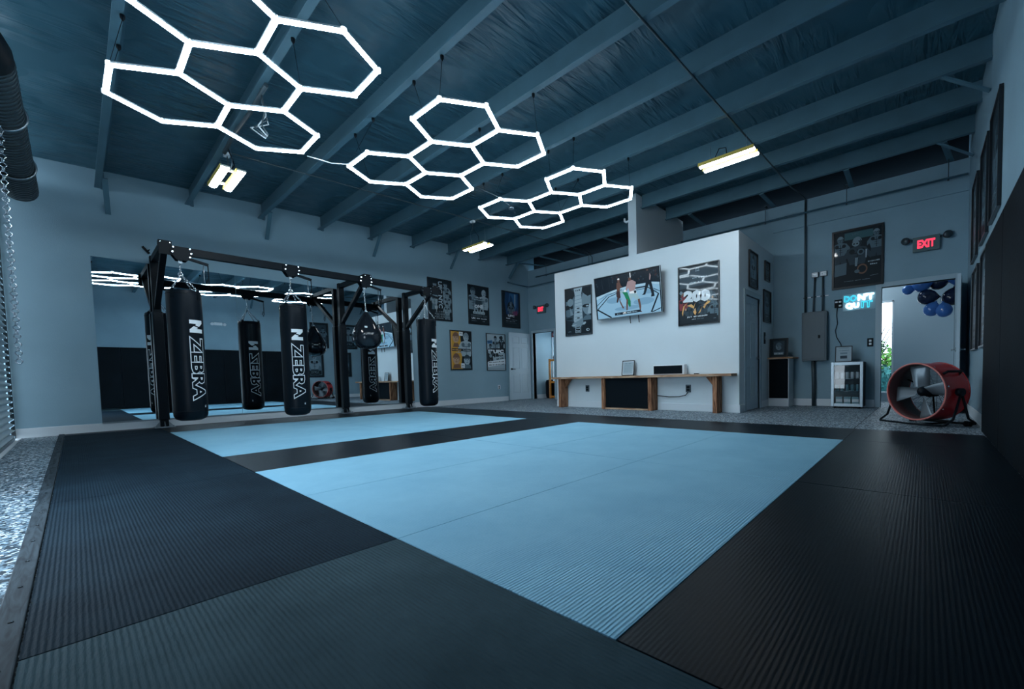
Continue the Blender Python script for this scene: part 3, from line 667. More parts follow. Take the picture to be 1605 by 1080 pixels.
def trolley(x, label):
    t = thing('bag_trolley', label, 'trolley', (x, YB, BZ), group='bag trolleys on the rail')
    for s in (-1, 1):
        mb = MB(); y = s*.058
        mb.prism([(-.12, y-.004, .05), (-.13, y-.004, -.03), (-.06, y-.004, -.135), (.05, y-.004, -.14), (.12, y-.004, -.06), (.12, y-.004, .05)], (0, .008, 0)); mb.build('side_plate', BLK, t)
    for dx, dz in ((-.09, .03), (-.1, -.035), (.09, .03), (.1, -.03), (.085, -.085)):
        mb = MB(); mb.cyl((dx, -.078, dz), (dx, -.06, dz), .011, seg=8); mb.build('bolt', CHROME, t)
    mb = MB(); mb.cyl((-.02, -.05, -.1), (-.02, .05, -.1), .02, seg=10); mb.box(-.035, .005, -.015, .015, -.175, -.1); mb.build('hanger_eye', GREYM, t)
    mb = MB(); mb.beam((.06, -.04, -.10), (.29, -.04, -.15), .05, .03); mb.build('brake_lever', BLK, t)
    mb = MB(); mb.tube([(.285, -.04, -.15), (.288, -.04, -.3), (.29, -.04, -.42), (.275, -.04, -.47), (.262, -.04, -.42), (.27, -.04, -.36)], .007, seg=6); mb.build('pull_strap', BLK, t)
    mb = MB(); mb.tube([(.235, -.04, -.15), (.235, -.04, -.36), (.24, -.04, -.44)], .005, seg=6); mb.build('pull_cord', GREYM, t)
trolley(1.09, 'black bolted trolley carrying the leftmost heavy bag')
trolley(2.47, 'black bolted trolley carrying the middle heavy bag')
trolley(3.70, 'black bolted trolley carrying the teardrop bag')
trolley(4.98, 'black bolted trolley carrying the rightmost heavy bag')

def links(mb, a, b, R=.013, r=.0035, pitch=.021, m=None):
    a = Vector(a); b = Vector(b); d = b-a; n = max(2, int(d.length/pitch)); t_ = d.normalized(); o1 = t_.orthogonal().normalized(); o2 = t_.cross(o1)
    for k in range(n):
        c = a+d*(k+.5)/n; ax = o1 if k % 2 else o2; u = t_; w = ax.cross(u)
        P = [c+R*(cos(2*pi*j/8)*u*1.1+sin(2*pi*j/8)*w*.65) for j in range(8)]
        mb.tube(P, r, m, 4, closed=True)
def wrap_text(mb, s, m, W_, H_, R, zc, off, phi0=-pi/2, a0=0., dR=0.):
    b = MB(); add_text(b, s, m, lambda x, y: Vector((x, y, 0)), W_, H_, off, 2, box_from=.02)
    for k in range(-4, 5):
        bmesh.ops.bisect_plane(b.bm, geom=b.bm.verts[:]+b.bm.edges[:]+b.bm.faces[:], plane_co=(0, k*H_/8.5, 0), plane_no=(0, 1, 0))
    vs = {v: mb.bm.verts.new(((R+dR)*cos(phi0+(v.co.y+a0)/R), (R+dR)*sin(phi0+(v.co.y+a0)/R), zc-v.co.x)) for v in b.bm.verts}
    for f in b.bm.faces: mb.face([vs[v] for v in f.verts], m)
    b.bm.free()
def heavy_bag(name, label, x, ang, zb, zt, R, chain, ang2=180):
    """origin on the rail line above; z world"""
    t = thing(name, label, 'punching bag', (x, YB, 0), rotz(0), group='long heavy bags')
    mb = MB(); h = zt-zb
    prof = [(0, 0), (R*.6, .004), (R*.86, .03), (R*.97, .075), (R, .14)]
    for k in range(1, 12): prof.append((R*(1+.006*sin(k*2.1)), .14+(h-.2)*k/12))
    prof += [(R*.995, h-.05), (R*.97, h-.015), (R*.93, h-.002), (R*.86, h-.012), (0, h-.02)]
    mb.lathe([(r, z+zb) for r, z in prof], seg=40); mb.build('bag_body', VINYL, t)
    mb = MB(); 
    for k in range(20):
        mb.torus((0, 0, zt-.052), R*1.002, .003, m=None, seg=40, rs=4) if k == 0 else None
    mb.torus((0, 0, zb+.14), R*1.001, .0025, seg=40, rs=4); mb.build('seam_piping', BLKG, t)
    ax = -.02; top = BZ-.175; apex = Vector((ax, 0, zt+chain))
    for k in range(4):
        q = pi/4+k*pi/2; e = Vector((R*.93*cos(q), R*.93*sin(q), zt+.015))
        mb = MB(); links(mb, apex, e, .016, .0042, .026); mb.build('chain', CHROME, t)
        mb = MB(); mb.beam((R*1.006*cos(q), R*1.006*sin(q), zt-.13), (R*1.006*cos(q), R*1.006*sin(q), zt+.012), .045, .008, up=(cos(q), sin(q), 0)); mb.torus((R*.97*cos(q), R*.97*sin(q), zt+.012), .018, .004, (-sin(q), cos(q), 0), m=None, seg=12, rs=4); mb.build('hanging_tab', BLK, t)
    mb = MB(); links(mb, (ax, 0, top+.01), apex, .014, .004, .024); mb.torus(apex, .026, .006, (0, 1, 0), seg=14, rs=6); mb.build('swivel_chain', CHROME, t)
    for a_, nm in ((ang, 'lettering'), (ang+ang2, 'lettering')):
        mb = MB(); p0 = -pi/2+radians(a_); zc = zb+.40*h; Hh = .155
        wrap_text(mb, 'ZEBRA', INK, .47*h, Hh, R, zc, .075, p0, 0, .0025)
        wrap_text(mb, 'ZEBRA', BLKM, .47*h, Hh, R, zc, .028, p0, 0, .0035)
        wrap_text(mb, 'N', INK, .085*h, Hh*.95, R, zb+.725*h, .07, p0, .004, .0025)
        wrap_text(mb, '/', BLKM, .05*h, Hh*1.0, R, zb+.725*h, .0, p0, .004, .0035)
        wrap_text(mb, 'TM', INK, .018*h, .02, R, zb+.11*h, .02, p0, .07, .0025)
        mb.build(nm, None, t)
heavy_bag('heavy_bag', 'long black heavy bag with white outlined lettering, leftmost, beside the left rack post', 1.09, 27, .17, 2.02, .197, .24, 195)
heavy_bag('heavy_bag', 'long black heavy bag with white outlined lettering, hanging between the left and middle posts', 2.47, -5, .13, 1.98, .197, .24, 180)
heavy_bag('heavy_bag', 'long black heavy bag at the right end of the rack, lettering turned rightward', 4.98, 20, .12, 1.95, .197, .30, 165)
t = thing('teardrop_bag', 'glossy black teardrop punching bag hanging before the middle post', 'punching bag', (3.70, YB, 0))
prof = [(0, 1.285), (.12, 1.30), (.20, 1.345), (.25, 1.42), (.265, 1.50), (.255, 1.58), (.21, 1.69), (.15, 1.80), (.095, 1.89), (.05, 1.955), (.03, 1.985), (0, 1.99)]
mb = MB(); mb.lathe(prof, seg=32); mb.build('bag_body', VINYLG, t)
for k in range(6):
    a = k*pi/3; mb = MB(); mb.tube([((r+.001)*cos(a), (r+.001)*sin(a), z) for r, z in prof[1:-1]], .003, seg=5); mb.build('seam_piping', BLK, t)
mb = MB(); mb.torus((0, 0, 2.0), .022, .005, (0, 1, 0), seg=12); links(mb, (-.02, 0, 2.42), (0, 0, 2.01), .015, .0045, .025); mb.build('chain', CHROME, t)
mb = MB(); mb.box(-.16, -.11, -.186, -.18, 1.67, 1.70); o = mb.build('logo_patch', INK, t)
for v in o.data.vertices: v.co = Matrix.Rotation(radians(-6), 3, 'X') @ (v.co-Vector((-.13, -.18, 1.68)))+Vector((-.10, -.199, 1.68))

# ------------------------------------------------------------------ framed posters
def poster(fc, cx, z0, w, h, plane, label, artfn, group='framed posters', fm=None, fw=.018):
    loc = {'-y': (cx, plane-.001, z0), '-x': (plane-.001, cx, z0), '+y': (cx, plane+.001, z0)}[fc]
    t = thing('framed_poster', label, 'poster', loc, facing(fc), group=group)
    a = Art(w, h, .012); artfn(a); frame(t, w, h, fm or FRM, fw, .03, a); return t
def art_nyc(a):
    a.rect(.03, .02, .97, .98, PK)
    for cx, cy, k in ((.30, .86, .075), (.74, .88, .08), (.27, .62, .06), (.80, .64, .07), (.78, .40, .06)): a.fighter(cx, cy, k, PM, PD, PG, PK)
    a.rect(.40, .27, .62, .95, PK)
    a.text('UFC NYC', .51, .62, .17, .64, PL, -90, .03)
    a.scribble((3,), .33, .30, .12, .10, PL)
    for i, (w, g) in enumerate(((.5, PL), (.55, PM), (.6, PL), (.5, PM), (.62, PL))): a.scribble((5, 5, 4,), .56, .22-.032*i, w, .016, g)
    a.scribble((8, 3, 2,), .6, .055, .6, .016, PL)
def art_one(a):
    a.rect(.03, .02, .97, .98, PK); a.fighter(.24, .84, .12, PM, PD, PK, PD); a.fighter(.76, .82, .11, PL, PG, PK, None)
    a.ell(.5, .60, .24, .10, PG); a.ell(.5, .55, .16, .13, PD)
    a.scribble((4, 2,), .5, .69, .3, .03, PW); a.scribble((7,), .5, .635, .44, .035, PL); a.text('ONE', .5, .47, .42, .09, PW, 4, .05)
    for x in (.3, .44, .56, .7): a.fighter(x, .37, .035, PL, PD, PK, arms=0)
    a.rect(.05, .03, .95, .27, PK)
    for i in range(3): a.scribble((12, 5,), .5, .245-.02*i, .8, .009, PM)
    a.text('UFC', .22, .155, .18, .045, PW, 0, .05); a.scribble((3, 5,), .62, .155, .5, .03, PW); a.scribble((8,), .25, .09, .25, .014, PM); a.scribble((3,), .7, .09, .12, .014, PL)
def art_bluebust(a):
    a.rect(.03, .02, .97, .98, PK); a.poly([(.2, .98), (.95, .98), (.92, .45), (.7, .25), (.25, .3), (.15, .7)], PN)
    a.poly([(.45, .95), (.85, .95), (.82, .6), (.68, .45), (.6, .8)], PB); a.poly([(.70, .95), (.76, .95), (.74, .62), (.70, .6)], PL)
    a.poly([(.42, .95), (.48, .95), (.40, .65), (.37, .65)], PB)
    a.ell(.5, .56, .2, .17, PK); a.fighter(.5, .66, .07, PG, PK, PK, PM); a.head(.49, .66, .06, PM, PK, PG)
    a.rect(.15, .05, .85, .36, PK); a.text('UFC', .5, .335, .36, .065, PW, 0, .06); a.scribble((3,), .33, .255, .22, .035, PW); a.scribble((8, 5,), .68, .225, .3, .02, PM)
    a.scribble((4, 1, 4, 2, 3,), .45, .18, .5, .014, PL); a.rect(.2, .13, .8, .135, PG)
def art_quad(a):
    a.rect(.03, .02, .97, .98, PK); a.poly([(.04, .03), (.55, .03), (.6, .3), (.44, .5), (.5, .7), (.46, .97), (.04, .97)], PY)
    a.head(.27, .82, .15, PS, PR, PR); a.fighter(.74, .84, .13, PL, PG, PK, PM); a.poly([(.12, .58), (.42, .58), (.36, .68), (.18, .68)], PR)
    a.rect(.05, .48, .95, .545, PK); a.scribble((8,), .3, .51, .42, .035, PO); a.scribble((6,), .76, .51, .36, .035, PL)
    a.scribble((5, 5,), .5, .445, .5, .022, PL)
    a.head(.26, .28, .16, PS, PR, PR); a.poly([(.1, .05), (.45, .05), (.4, .16), (.14, .14)], PR); a.head(.76, .26, .15, PL, PG, PD); a.poly([(.55, .04), (.95, .04), (.9, .14), (.62, .14)], PG)
    a.rect(.41, .87, .59, .97, PW); a.text('UFC', .5, .925, .13, .035, PK); a.rect(.47, .05, .64, .17, PW); a.scribble((3,), .555, .12, .12, .03, PK); a.scribble((3,), .555, .08, .12, .02, PK)
    a.rect(.025, .02, .06, .98, PO)
def art_white(a):
    a.rect(.0, .0, 1, 1, PL); a.fighter(.47, .87, .08, PM, PK, PK, PK); a.fighter(.80, .90, .06, PK, PM, PK, PK, 1); a.ell(.77, .9, .1, .045, PK)
    a.fighter(.2, .66, .07, PG, PK, PK, PK); a.poly([(.03, .55), (.3, .6), (.32, .28), (.2, .3), (.03, .22)], PK); a.ell(.16, .5, .09, .05, PL); a.ell(.2, .4, .07, .05, PM)
    a.poly([(.04, .80), (.3, .82), (.3, .74), (.06, .72)], PB); a.scribble((5,), .17, .77, .2, .04, PD)
    a.poly([(.2, .48), (.98, .48), (.98, .62), (.2, .6)], PK); a.text('UFC', .62, .52, .55, .1, PW, 3, .07); a.scribble((4,), .22, .55, .3, .06, PW, 4, .05)
    a.scribble((6,), .62, .4, .5, .05, PK, 8, .04); a.scribble((3, 4,), .7, .33, .4, .05, PK, 8, .04)
    a.poly([(.05, .24), (.97, .32), (.97, .18), (.05, .10)], PW); a.scribble((4, 6, 3, 4,), .51, .235, .8, .035, PK, 3.5, .04); a.scribble((4, 2, 3, 3, 4,), .51, .165, .8, .035, PK, 3.5, .04)
    a.rect(.03, .05, .97, .055, PK)
def art_faces(a):
    a.rect(.02, .02, .98, .98, PD); a.ell(.12, .68, .26, .28, PG); a.ell(.10, .86, .26, .13, PK); a.poly([(.02, .62), (.3, .66), (.3, .57), (.02, .55)], PK)
    a.ell(.14, .62, .16, .03, PK); a.ell(.2, .70, .12, .08, PM); a.poly([(.18, .6), (.32, .44), (.2, .42)], PM); a.ell(.16, .36, .12, .025, PK); a.poly([(.02, .34), (.28, .3), (.3, .05), (.02, .05)], PK)
    a.ell(.86, .68, .24, .28, PM); a.poly([(.60, .97), (.98, .97), (.98, .8), (.85, .78), (.7, .85)], PK); a.ell(.8, .59, .15, .035, PK); a.ell(.83, .585, .05, .015, PL)
    a.poly([(.90, .62), (.97, .62), (.97, .42), (.84, .43)], PL); a.ell(.86, .38, .12, .02, PK); a.ell(.85, .28, .2, .12, PG); a.poly([(.62, .3), (.98, .3), (.98, .05), (.66, .05)], PK)
    a.poly([(.34, .98), (.66, .98), (.62, .86), (.64, .6), (.66, .3), (.58, .2), (.38, .22), (.32, .32), (.36, .6), (.38, .84)], PL)
    for i, y in enumerate((.82, .74, .67, .6, .53, .46, .39, .33, .27)): a.poly([(.37, y), (.64, y+.012), (.64, y+.002), (.37, y-.01)], PM)
    for y in (.56, .48, .36): a.ell(.50, y, .06, .012, PK)
    a.poly([(.28, .26), (.66, .34), (.7, .22), (.45, .15), (.25, .2)], PM); a.ell(.72, .24, .06, .025, PL, 25); a.ell(.34, .22, .1, .012, PL, 5)
    a.rect(.08, .03, .95, .16, PK); a.rect(.38, .055, .59, .19, PL); a.rect(.40, .065, .57, .18, PK); a.scribble((3,), .485, .15, .14, .04, PL); a.scribble((3,), .485, .095, .14, .04, PL)
    a.text('UFC', .16, .09, .12, .02, PM); a.ell(.84, .10, .06, .03, PL); a.ell(.85, .10, .03, .015, PK)
    a.scribble((3,), .50, .93, .2, .03, PD)
def art_200(a):
    a.rect(.02, .02, .98, .98, PK); a.poly([(.03, .62), (.97, .66), (.97, .94), (.03, .90)], PD)
    random.seed(3)
    a.text('UFC', .48, .93, .1, .03, PL); a.text('200', .48, .895, .1, .022, PL)
    a.scribble((4, 1, 5,), .54, .78, .36, .022, PL); a.scribble((6, 1, 4,), .48, .71, .4, .022, PL)
    for i in range(16):
        x = random.uniform(.06, .94); y = random.uniform(.22, .60); a.ell(x, y, random.uniform(.02, .05), random.uniform(.02, .05), random.choice((PG, PD, PG, PM)), random.uniform(0, 90))
    for x, y, k, sk, ht in ((.14, .50, .06, PRD, PR), (.80, .52, .05, PG, PK), (.28, .34, .05, PD, PK), (.62, .36, .05, PD, PK), (.90, .36, .06, PG, PK)): a.fighter(x, y, k, sk, PK, PK, ht)
    a.text('200', .47, .475, .66, .20, PW, -3, .085)
    for pts in ([(.10, .22), (.14, .33), (.24, .38), (.17, .33), (.14, .24), (.12, .16)], [(.22, .33), (.34, .35), (.40, .31), (.44, .38), (.40, .27), (.30, .31)], [(.38, .22), (.44, .28), (.46, .2), (.43, .16)],
                [(.62, .28), (.70, .35), (.80, .37), (.78, .34), (.70, .31), (.66, .25)], [(.50, .18), (.58, .26), (.60, .30), (.56, .2)], [(.78, .25), (.88, .32), (.82, .28)], [(.72, .33), (.74, .40), (.76, .34)]): a.poly(pts, PO)
    for x, y in ((.2, .27), (.42, .25), (.66, .31), (.85, .42)): a.ell(x, y, .02, .02, PS)
    a.rect(.05, .03, .95, .155, PK); a.text('JULY 9   GET  LIVE ON PPV', .48, .135, .5, .028, PW, 0, .05); a.scribble((8, 5,), .40, .095, .1, .012, PW); a.scribble((5, 4,), .56, .095, .17, .01, PM); a.text('UFC', .9, .08, .06, .012, PM)
def art_team(a):
    a.rect(.02, .02, .98, .98, PK); a.rect(.25, .82, .8, .94, PT)
    a.text('UFC', .47, .9, .14, .035, PG)
    a.fighter(.17, .84, .065, PG, PK, PD, PM); a.fighter(.86, .87, .06, PG, PK, PD, PM); a.fighter(.50, .76, .09, PD, PK, PK, PM)
    a.ell(.47, .74, .07, .05, PM); a.ell(.44, .735, .02, .012, PK); a.ell(.5, .735, .02, .012, PK); a.ell(.57, .59, .07, .05, PG); a.ell(.57, .59, .04, .03, PK)
    a.poly([(.06, .42), (.30, .44), (.29, .24), (.05, .22)], PG); a.poly([(.46, .5), (.52, .5), (.5, .36), (.46, .36)], PM); a.poly([(.66, .62), (.69, .62), (.68, .48), (.66, .48)], PL)
    a.ell(.60, .30, .10, .085, PR); a.ell(.60, .30, .075, .06, PK); a.ell(.5, .27, .05, .03, PG)
    a.scribble((7,), .82, .41, .22, .03, PL); a.scribble((4,), .82, .355, .14, .03, PL); a.scribble((8, 5, 6,), .5, .12, .5, .012, PM); a.poly([(.75, .17), (.9, .18), (.9, .175), (.75, .165)], PM)
def art_dark(a, v=0):
    a.rect(.02, .02, .98, .98, PK); a.rect(.12, .08, .88, .92, PD if v != 1 else PG)
    if v < 2: a.fighter(.5, .78, .12, PG if v == 0 else PM, PK, PD, PK)
    else:
        for x, y in ((.3, .75), (.7, .75), (.5, .5)): a.fighter(x, y, .08, PG, PK, PD, PK)
    a.rect(.14, .1, .86, .26, PK); a.text('UFC', .5, .2, .4, .05, PM); a.scribble((4, 4,), .5, .14, .5, .02, PG)
H_ = 1.06
poster('-y', 6.24, 2.18, .71, H_, YM, 'black framed poster with large sideways white lettering, behind the right end of the bag rail', art_nyc)
poster('-y', 7.475, 2.175, .72, H_+.01, YM, 'black framed poster of two facing fighters with ONE in white, middle of the upper row', art_one)
poster('-y', 8.69, 2.175, .72, H_+.01, YM, 'black framed poster with a navy blue glow behind a lone figure, near the room corner', art_bluebust)
poster('-y', 6.84, .92, .69, 1.05, YM, 'framed poster with an ochre left half and four faces, lower row', art_quad)
poster('-y', 8.06, .90, .71, 1.06, YM, 'framed white poster with black figures and slanted lettering beside the panelled door', art_white)
poster('-x', 5.72, 1.575, .74, 1.05, XT, 'framed poster of two large half faces, left of the television', art_faces)
poster('-x', 3.03, 1.545, .745, 1.06, XT, 'framed poster with a big white 200 at the right end of the partition', art_200)
poster('-x', .945, 2.175, .77, 1.065, XB, 'big dark framed poster of three athletes above the neon sign', art_team, fw=.035)
poster('-y', 8.07, 2.18, .49, .64, YS, 'tall dark framed poster above the partition side door', lambda a: art_dark(a, 1))
poster('-y', 8.95, 2.435, .32, .38, YS, 'small dark frame high at the far end of the partition side', lambda a: art_dark(a, 2))
poster('-y', 8.94, 1.635, .49, .62, YS, 'dark framed picture below the small high frame, beyond the partition side door', lambda a: art_dark(a, 0))
poster('-x', 6.80, 2.0, .72, H_, XB, 'dark frame on the back wall mostly hidden by the left edge of the partition', lambda a: art_dark(a, 0))
for (cx, z0, v, lab) in ((5.88, 2.12, 0, 'upper framed poster on the right wall nearest the camera'), (6.86, 2.12, 2, 'second upper framed poster on the right wall'), (8.05, 2.12, 1, 'upper framed poster on the right wall farthest from the camera'),
                         (6.62, .90, 1, 'lower framed poster on the right wall nearer the wall pads'), (7.76, .90, 0, 'lower framed poster on the right wall, nearer the doorway')):
    poster('+y', cx, z0, .72, 1.06, YR, lab, lambda a, v=v: art_dark(a, v))

# ------------------------------------------------------------------ television
TWd, TH = 1.485, .845
Rt = facing('-x') @ Matrix.Rotation(radians(6.5), 3, 'X')
t = thing('television', 'wall mounted flat television tilted forward, showing a cage fight', 'television', (7.20, 4.395, 1.83), Rt)
mb = MB(); mb.box(-TWd/2, TWd/2, 0, TH, -.035, .0); mb.build('casing', BLKG, t, bevel=.004)
mb = MB(); 
for q in ((-TWd/2, TWd/2, 0, .014), (-TWd/2, TWd/2, TH-.008, TH), (-TWd/2, -TWd/2+.008, .014, TH-.008), (TWd/2-.008, TWd/2, .014, TH-.008)): mb.box(*q, .001, .006)
mb.build('bezel', GREYM, t)
def S(n, c, p=1.0): return mat('screen_'+n, tuple(v*.15 for v in c), .15, emit=c, power=p*.62)
sK = S('crowd', (.010, .018, .028)); sK2 = S('crowd_light', (.03, .05, .07)); sM = S('canvas', (.25, .47, .66)); sM2 = S('canvas_pale', (.36, .57, .72)); sL = S('line', (.012, .02, .03)); sW = S('white', (.7, .8, .86))
sG = S('green', (.01, .20, .09)); sSk = S('skin', (.33, .25, .27)); sSk2 = S('skin_dark', (.12, .07, .06)); sSh = S('shorts', (.28, .47, .55)); sC = S('shadow', (.17, .35, .52)); sBr = S('brown', (.045, .03, .035))
a = Art(TWd-.016, TH-.022, .0015); sh = a
sh.rect(0, 0, 1, 1, sM)
sh.poly([(0, 1), (1, 1), (1, .66), (.88, .70), (.62, .70), (.5, .70), (.3, .66), (0, .56)], sK)
random.seed(5)
for i in range(26): sh.ell(random.random(), random.uniform(.78, .98), .012, .02, random.choice((sK2, sBr, sK2)))
sh.poly([(.12, .96), (.125, .96), (.14, .70), (.135, .70)], sK2); sh.poly([(.24, .96), (.245, .96), (.25, .74), (.245, .74)], sK2)
sh.poly([(0, .55), (.3, .655), (.5, .69), (.88, .69), (1, .65), (1, .61), (.88, .655), (.5, .655), (.3, .61), (0, .49)], sM2)
def ln(p, q, w, m=sL):
    dx, dy = q[0]-p[0], q[1]-p[1]; L_ = sqrt(dx*dx+dy*dy); nx, ny = -dy/L_*w/2*.6, dx/L_*w/2; sh.poly([(p[0]-nx, p[1]-ny), (q[0]-nx, q[1]-ny), (q[0]+nx, q[1]+ny), (p[0]+nx, p[1]+ny)], m)
for x, y, rx, ry in ((.3, .42, .12, .07), (.75, .30, .15, .08), (.5, .2, .2, .05), (.85, .5, .1, .05)): sh.ell(x, y, rx, ry, sC)
for p, q, w in (((.02, .25), (.22, .52), .022), ((.02, .25), (.24, .02), .035), ((.22, .52), (.42, .60), .015), ((-.0+.01, .34), (.2, .56), .014), ((.2, .56), (.44, .645), .012), ((.62, .62), (.80, .62), .03), ((.80, .62), (.965, .42), .02), ((.965, .42), (.85, .03), .035), ((.86, .03), (.99, .10), .02), ((.64, .575), (.78, .575), .01), ((.9, .55), (.99, .46), .012)): ln(p, q, w)
sh.poly([(.05, .50), (.2, .60), (.28, .60), (.1, .5)], sC); sh.ell(.44, .59, .06, .03, sSh)
# left fighter
sh.ell(.395, .87, .02, .045, sSk2); sh.poly([(.365, .82), (.41, .83), (.425, .75), (.40, .60), (.36, .60), (.355, .72)], sSk2); sh.poly([(.40, .78), (.45, .70), (.44, .68), (.39, .73)], sSk2)
sh.poly([(.35, .62), (.405, .62), (.41, .46), (.37, .44), (.345, .5)], sBr); sh.poly([(.36, .5), (.34, .36), (.36, .35), (.39, .47)], sBr); sh.poly([(.38, .48), (.43, .28), (.455, .2), (.43, .2), (.395, .34)], sSk2)
sh.ell(.395, .895, .017, .02, sW)
# right fighter from behind
sh.ell(.565, .84, .022, .05, sSk2); sh.poly([(.53, .80), (.60, .82), (.655, .76), (.64, .60), (.57, .52), (.545, .60), (.53, .70)], sSk); sh.poly([(.53, .79), (.50, .66), (.49, .60), (.51, .59), (.55, .70)], sSk)
sh.ell(.485, .60, .018, .03, sW); sh.poly([(.55, .56), (.65, .58), (.66, .49), (.55, .48)], sW); sh.poly([(.615, .57), (.65, .57), (.655, .52), (.625, .5)], sL)
sh.poly([(.545, .52), (.66, .50), (.70, .36), (.66, .33), (.60, .44), (.56, .36), (.53, .38)], sSh); sh.poly([(.665, .36), (.695, .37), (.71, .2), (.70, .10), (.72, .06), (.69, .06), (.68, .2)], sSk2)
sh.poly([(.44, .58), (.52, .56), (.56, .34), (.555, .22), (.53, .22), (.50, .36), (.47, .50)], sG); sh.poly([(.50, .40), (.52, .40), (.505, .15), (.485, .14), (.49, .28)], sSk2)
# referee
sh.ell(.83, .98, .015, .03, sSk2); sh.poly([(.80, .95), (.87, .96), (.885, .80), (.86, .70), (.80, .70), (.79, .82)], sL); sh.poly([(.80, .72), (.76, .48), (.73, .44), (.78, .44), (.84, .66), (.87, .44), (.86, .37), (.91, .38), (.90, .5), (.875, .72)], sL)
sh.poly([(.86, .90), (.875, .84), (.86, .74), (.85, .76)], sSk); sh.poly([(.57, 1), (.585, 1), (.585, .88), (.572, .88)], sW)
sh.poly([(.30, .055), (.70, .065), (.70, .12), (.30, .115)], sL); sh.text('UFC', .455, .088, .05, .045, sW, 0, .05); sh.scribble((5, 5,), .57, .09, .16, .03, sM2); sh.scribble((2, 1,), .36, .085, .05, .02, sM2)
a.mb.build('screen_picture', None, t, loc=None)
mb = MB(); mb.box(-.25, .25, .25, .6, -.12, -.036); mb.build('wall_bracket', BLK, t)
for x in (.03, .22):
    mb = MB(); mb.tube([(x, .0, -.02), (x, -.06, -.02), (x+.006, -.14, -.015)], .009, seg=6); mb.build('cable', BLK, t)

# ------------------------------------------------------------------ long bench under the television
t = thing('wall_bench', 'long rough wooden console shelf with plank legs along the partition', 'console', (7.18, 4.3, 0))
mb = MB(); mb.box(7.03, XT-.018, 2.37, 6.30, .625, .668); mb.build('top_board', WOODH, t, local=False, bevel=.003)
for i, y in enumerate((6.06, 4.90, 3.84, 2.62)):
    mb = MB(); mb.box(7.07, XT-.018, y, y+.075, .001, .624); mb.build('leg', WOODV, t, local=False, bevel=.004)
for y, s in ((6.06, -1), (2.70, 1)):
    mb = MB(); mb.prism([(7.2, y, .62), (7.2, y+s*.24, .62), (7.2, y+s*.16, .62), (7.2, y, .42)], (.07, 0, 0)); mb.build('corner_bracket', WOODV, t, local=False)
mb = MB(); mb.box(7.11, 7.135, 3.92, 4.895, .04, .62); mb.build('black_panel', BLKM, t, local=False)
mb = MB(); mb.box(7.08, 7.15, 3.92, 4.895, .001, .03); mb.build('bottom_rail', WOODH, t, local=False)
for y, lab in ((5.52, 'dark wall outlet under the left bay of the console'), (3.23, 'dark wall outlet with a cord under the right bay of the console')):
    t = thing('wall_outlet', lab, 'outlet', (XT, y, .41), facing('-x'))
    mb = MB(); mb.box(-.05, .05, -.07, .07, .001, .012); mb.build('cover_plate', GREYP, t, bevel=.004)
    mb = MB(); mb.box(-.028, .028, -.045, -.005, .012, .02); mb.box(-.028, .028, .005, .045, .012, .02); mb.build('socket', BLK, t)
mb = MB(); mb.tube([(XT-.03, 3.23, .34), (XT-.035, 3.27, .29), (XT-.035, 3.4, .26), (XT-.035, 3.6, .255), (XT-.035, 3.83, .275)], .008, seg=6); tag(mb.build('power_cord', BLK), 'black cord curving under the console from the right outlet', 'cord')
t = thing('picture_frame', 'small black framed certificate leaning on the console', 'picture frame', (7.21, 4.43, .670), facing('-x') @ Matrix.Rotation(radians(-9), 3, 'X'))
a = Art(.28, .30, .006); a.rect(.04, .04, .96, .96, PW); a.rect(.1, .1, .9, .9, PL); a.scribble((4, 5,), .5, .8, .5, .04, PG)
for i in range(7): a.rect(.2, .68-.07*i, .8 if i % 2 else .72, .69-.07*i, PM)
frame(t, .28, .30, FRM, .016, .014, a)
t = thing('soundbox', 'low black speaker box with a pale rim standing on the console', 'speaker', (7.19, 3.54, .669), facing('-x') )
mb = MB(); mb.box(-.31, .31, 0, .185, -.09, .03); mb.build('cabinet', WHT, t, bevel=.01)
mb = MB(); mb.box(-.29, .27, .018, .165, .03, .038); mb.build('front_grille', BLKM, t)
mb = MB(); mb.box(7.1, 7.15, 2.95, 3.03, .669, .685); tag(mb.build('remote_control', BLK, bevel=.004), 'small dark remote lying on the right part of the console', 'remote')

# ------------------------------------------------------------------ exit signs
def exit_sign(loc, label, w=.34, h=.24, rot='-x'):
    t = thing('exit_sign', label, 'exit sign', loc, facing(rot), group='illuminated exit signs')
    mb = MB(); mb.box(-w/2, w/2, -h/2, h/2, .001, .06); mb.build('sign_box', mat('sign_grey', (.10, .16, .17), .5), t, bevel=.006)
    mb = MB(); add_text(mb, 'EXIT', mat('exit_red', (.5, .02, .04), .5, emit=(1., .04, .09), power=1.25), lambda x, y: Vector((x, y, .0605)), w*.66, h*.56, .05); mb.build('lettering', None, t)
    for s in (-1, 1):
        mb = MB(); mb.box(s*w*.5-.02, s*w*.5+.02, h*.28, h*.42, .01, .03); M = Matrix.Translation((s*(w*.5+.085), h*.36, .05)) @ Matrix.Rotation(s*.5, 4, 'Y')
        mb.lathe([(.0, .05), (.055, .045), (.062, .02), (.045, -.03), (0, -.035)], seg=14, M=M); mb.build('lamp_head', CONDUIT, t)
exit_sign((XB-.001, .005, 2.745), 'red lit exit sign with two lamp heads on the back wall at right')
exit_sign((XB-.001, 8.78, 2.735), 'red lit exit sign on the back wall at far left, above the doorway')

# emergency light on right wall (seen in the mirror)
t = thing('emergency_light', 'pale twin emergency lamp high on the right wall', 'emergency light', (3.5, YR+.001, 2.86), facing('+y'))
mb = MB(); mb.box(-.12, .12, -.05, .05, 0, .06); mb.build('body', WHT, t, bevel=.005)
for s in (-1, 1):
    mb = MB(); mb.cyl((s*.16, 0, .02), (s*.18, -.02, .1), .05, seg=14); mb.build('lamp_head', WHT, t)

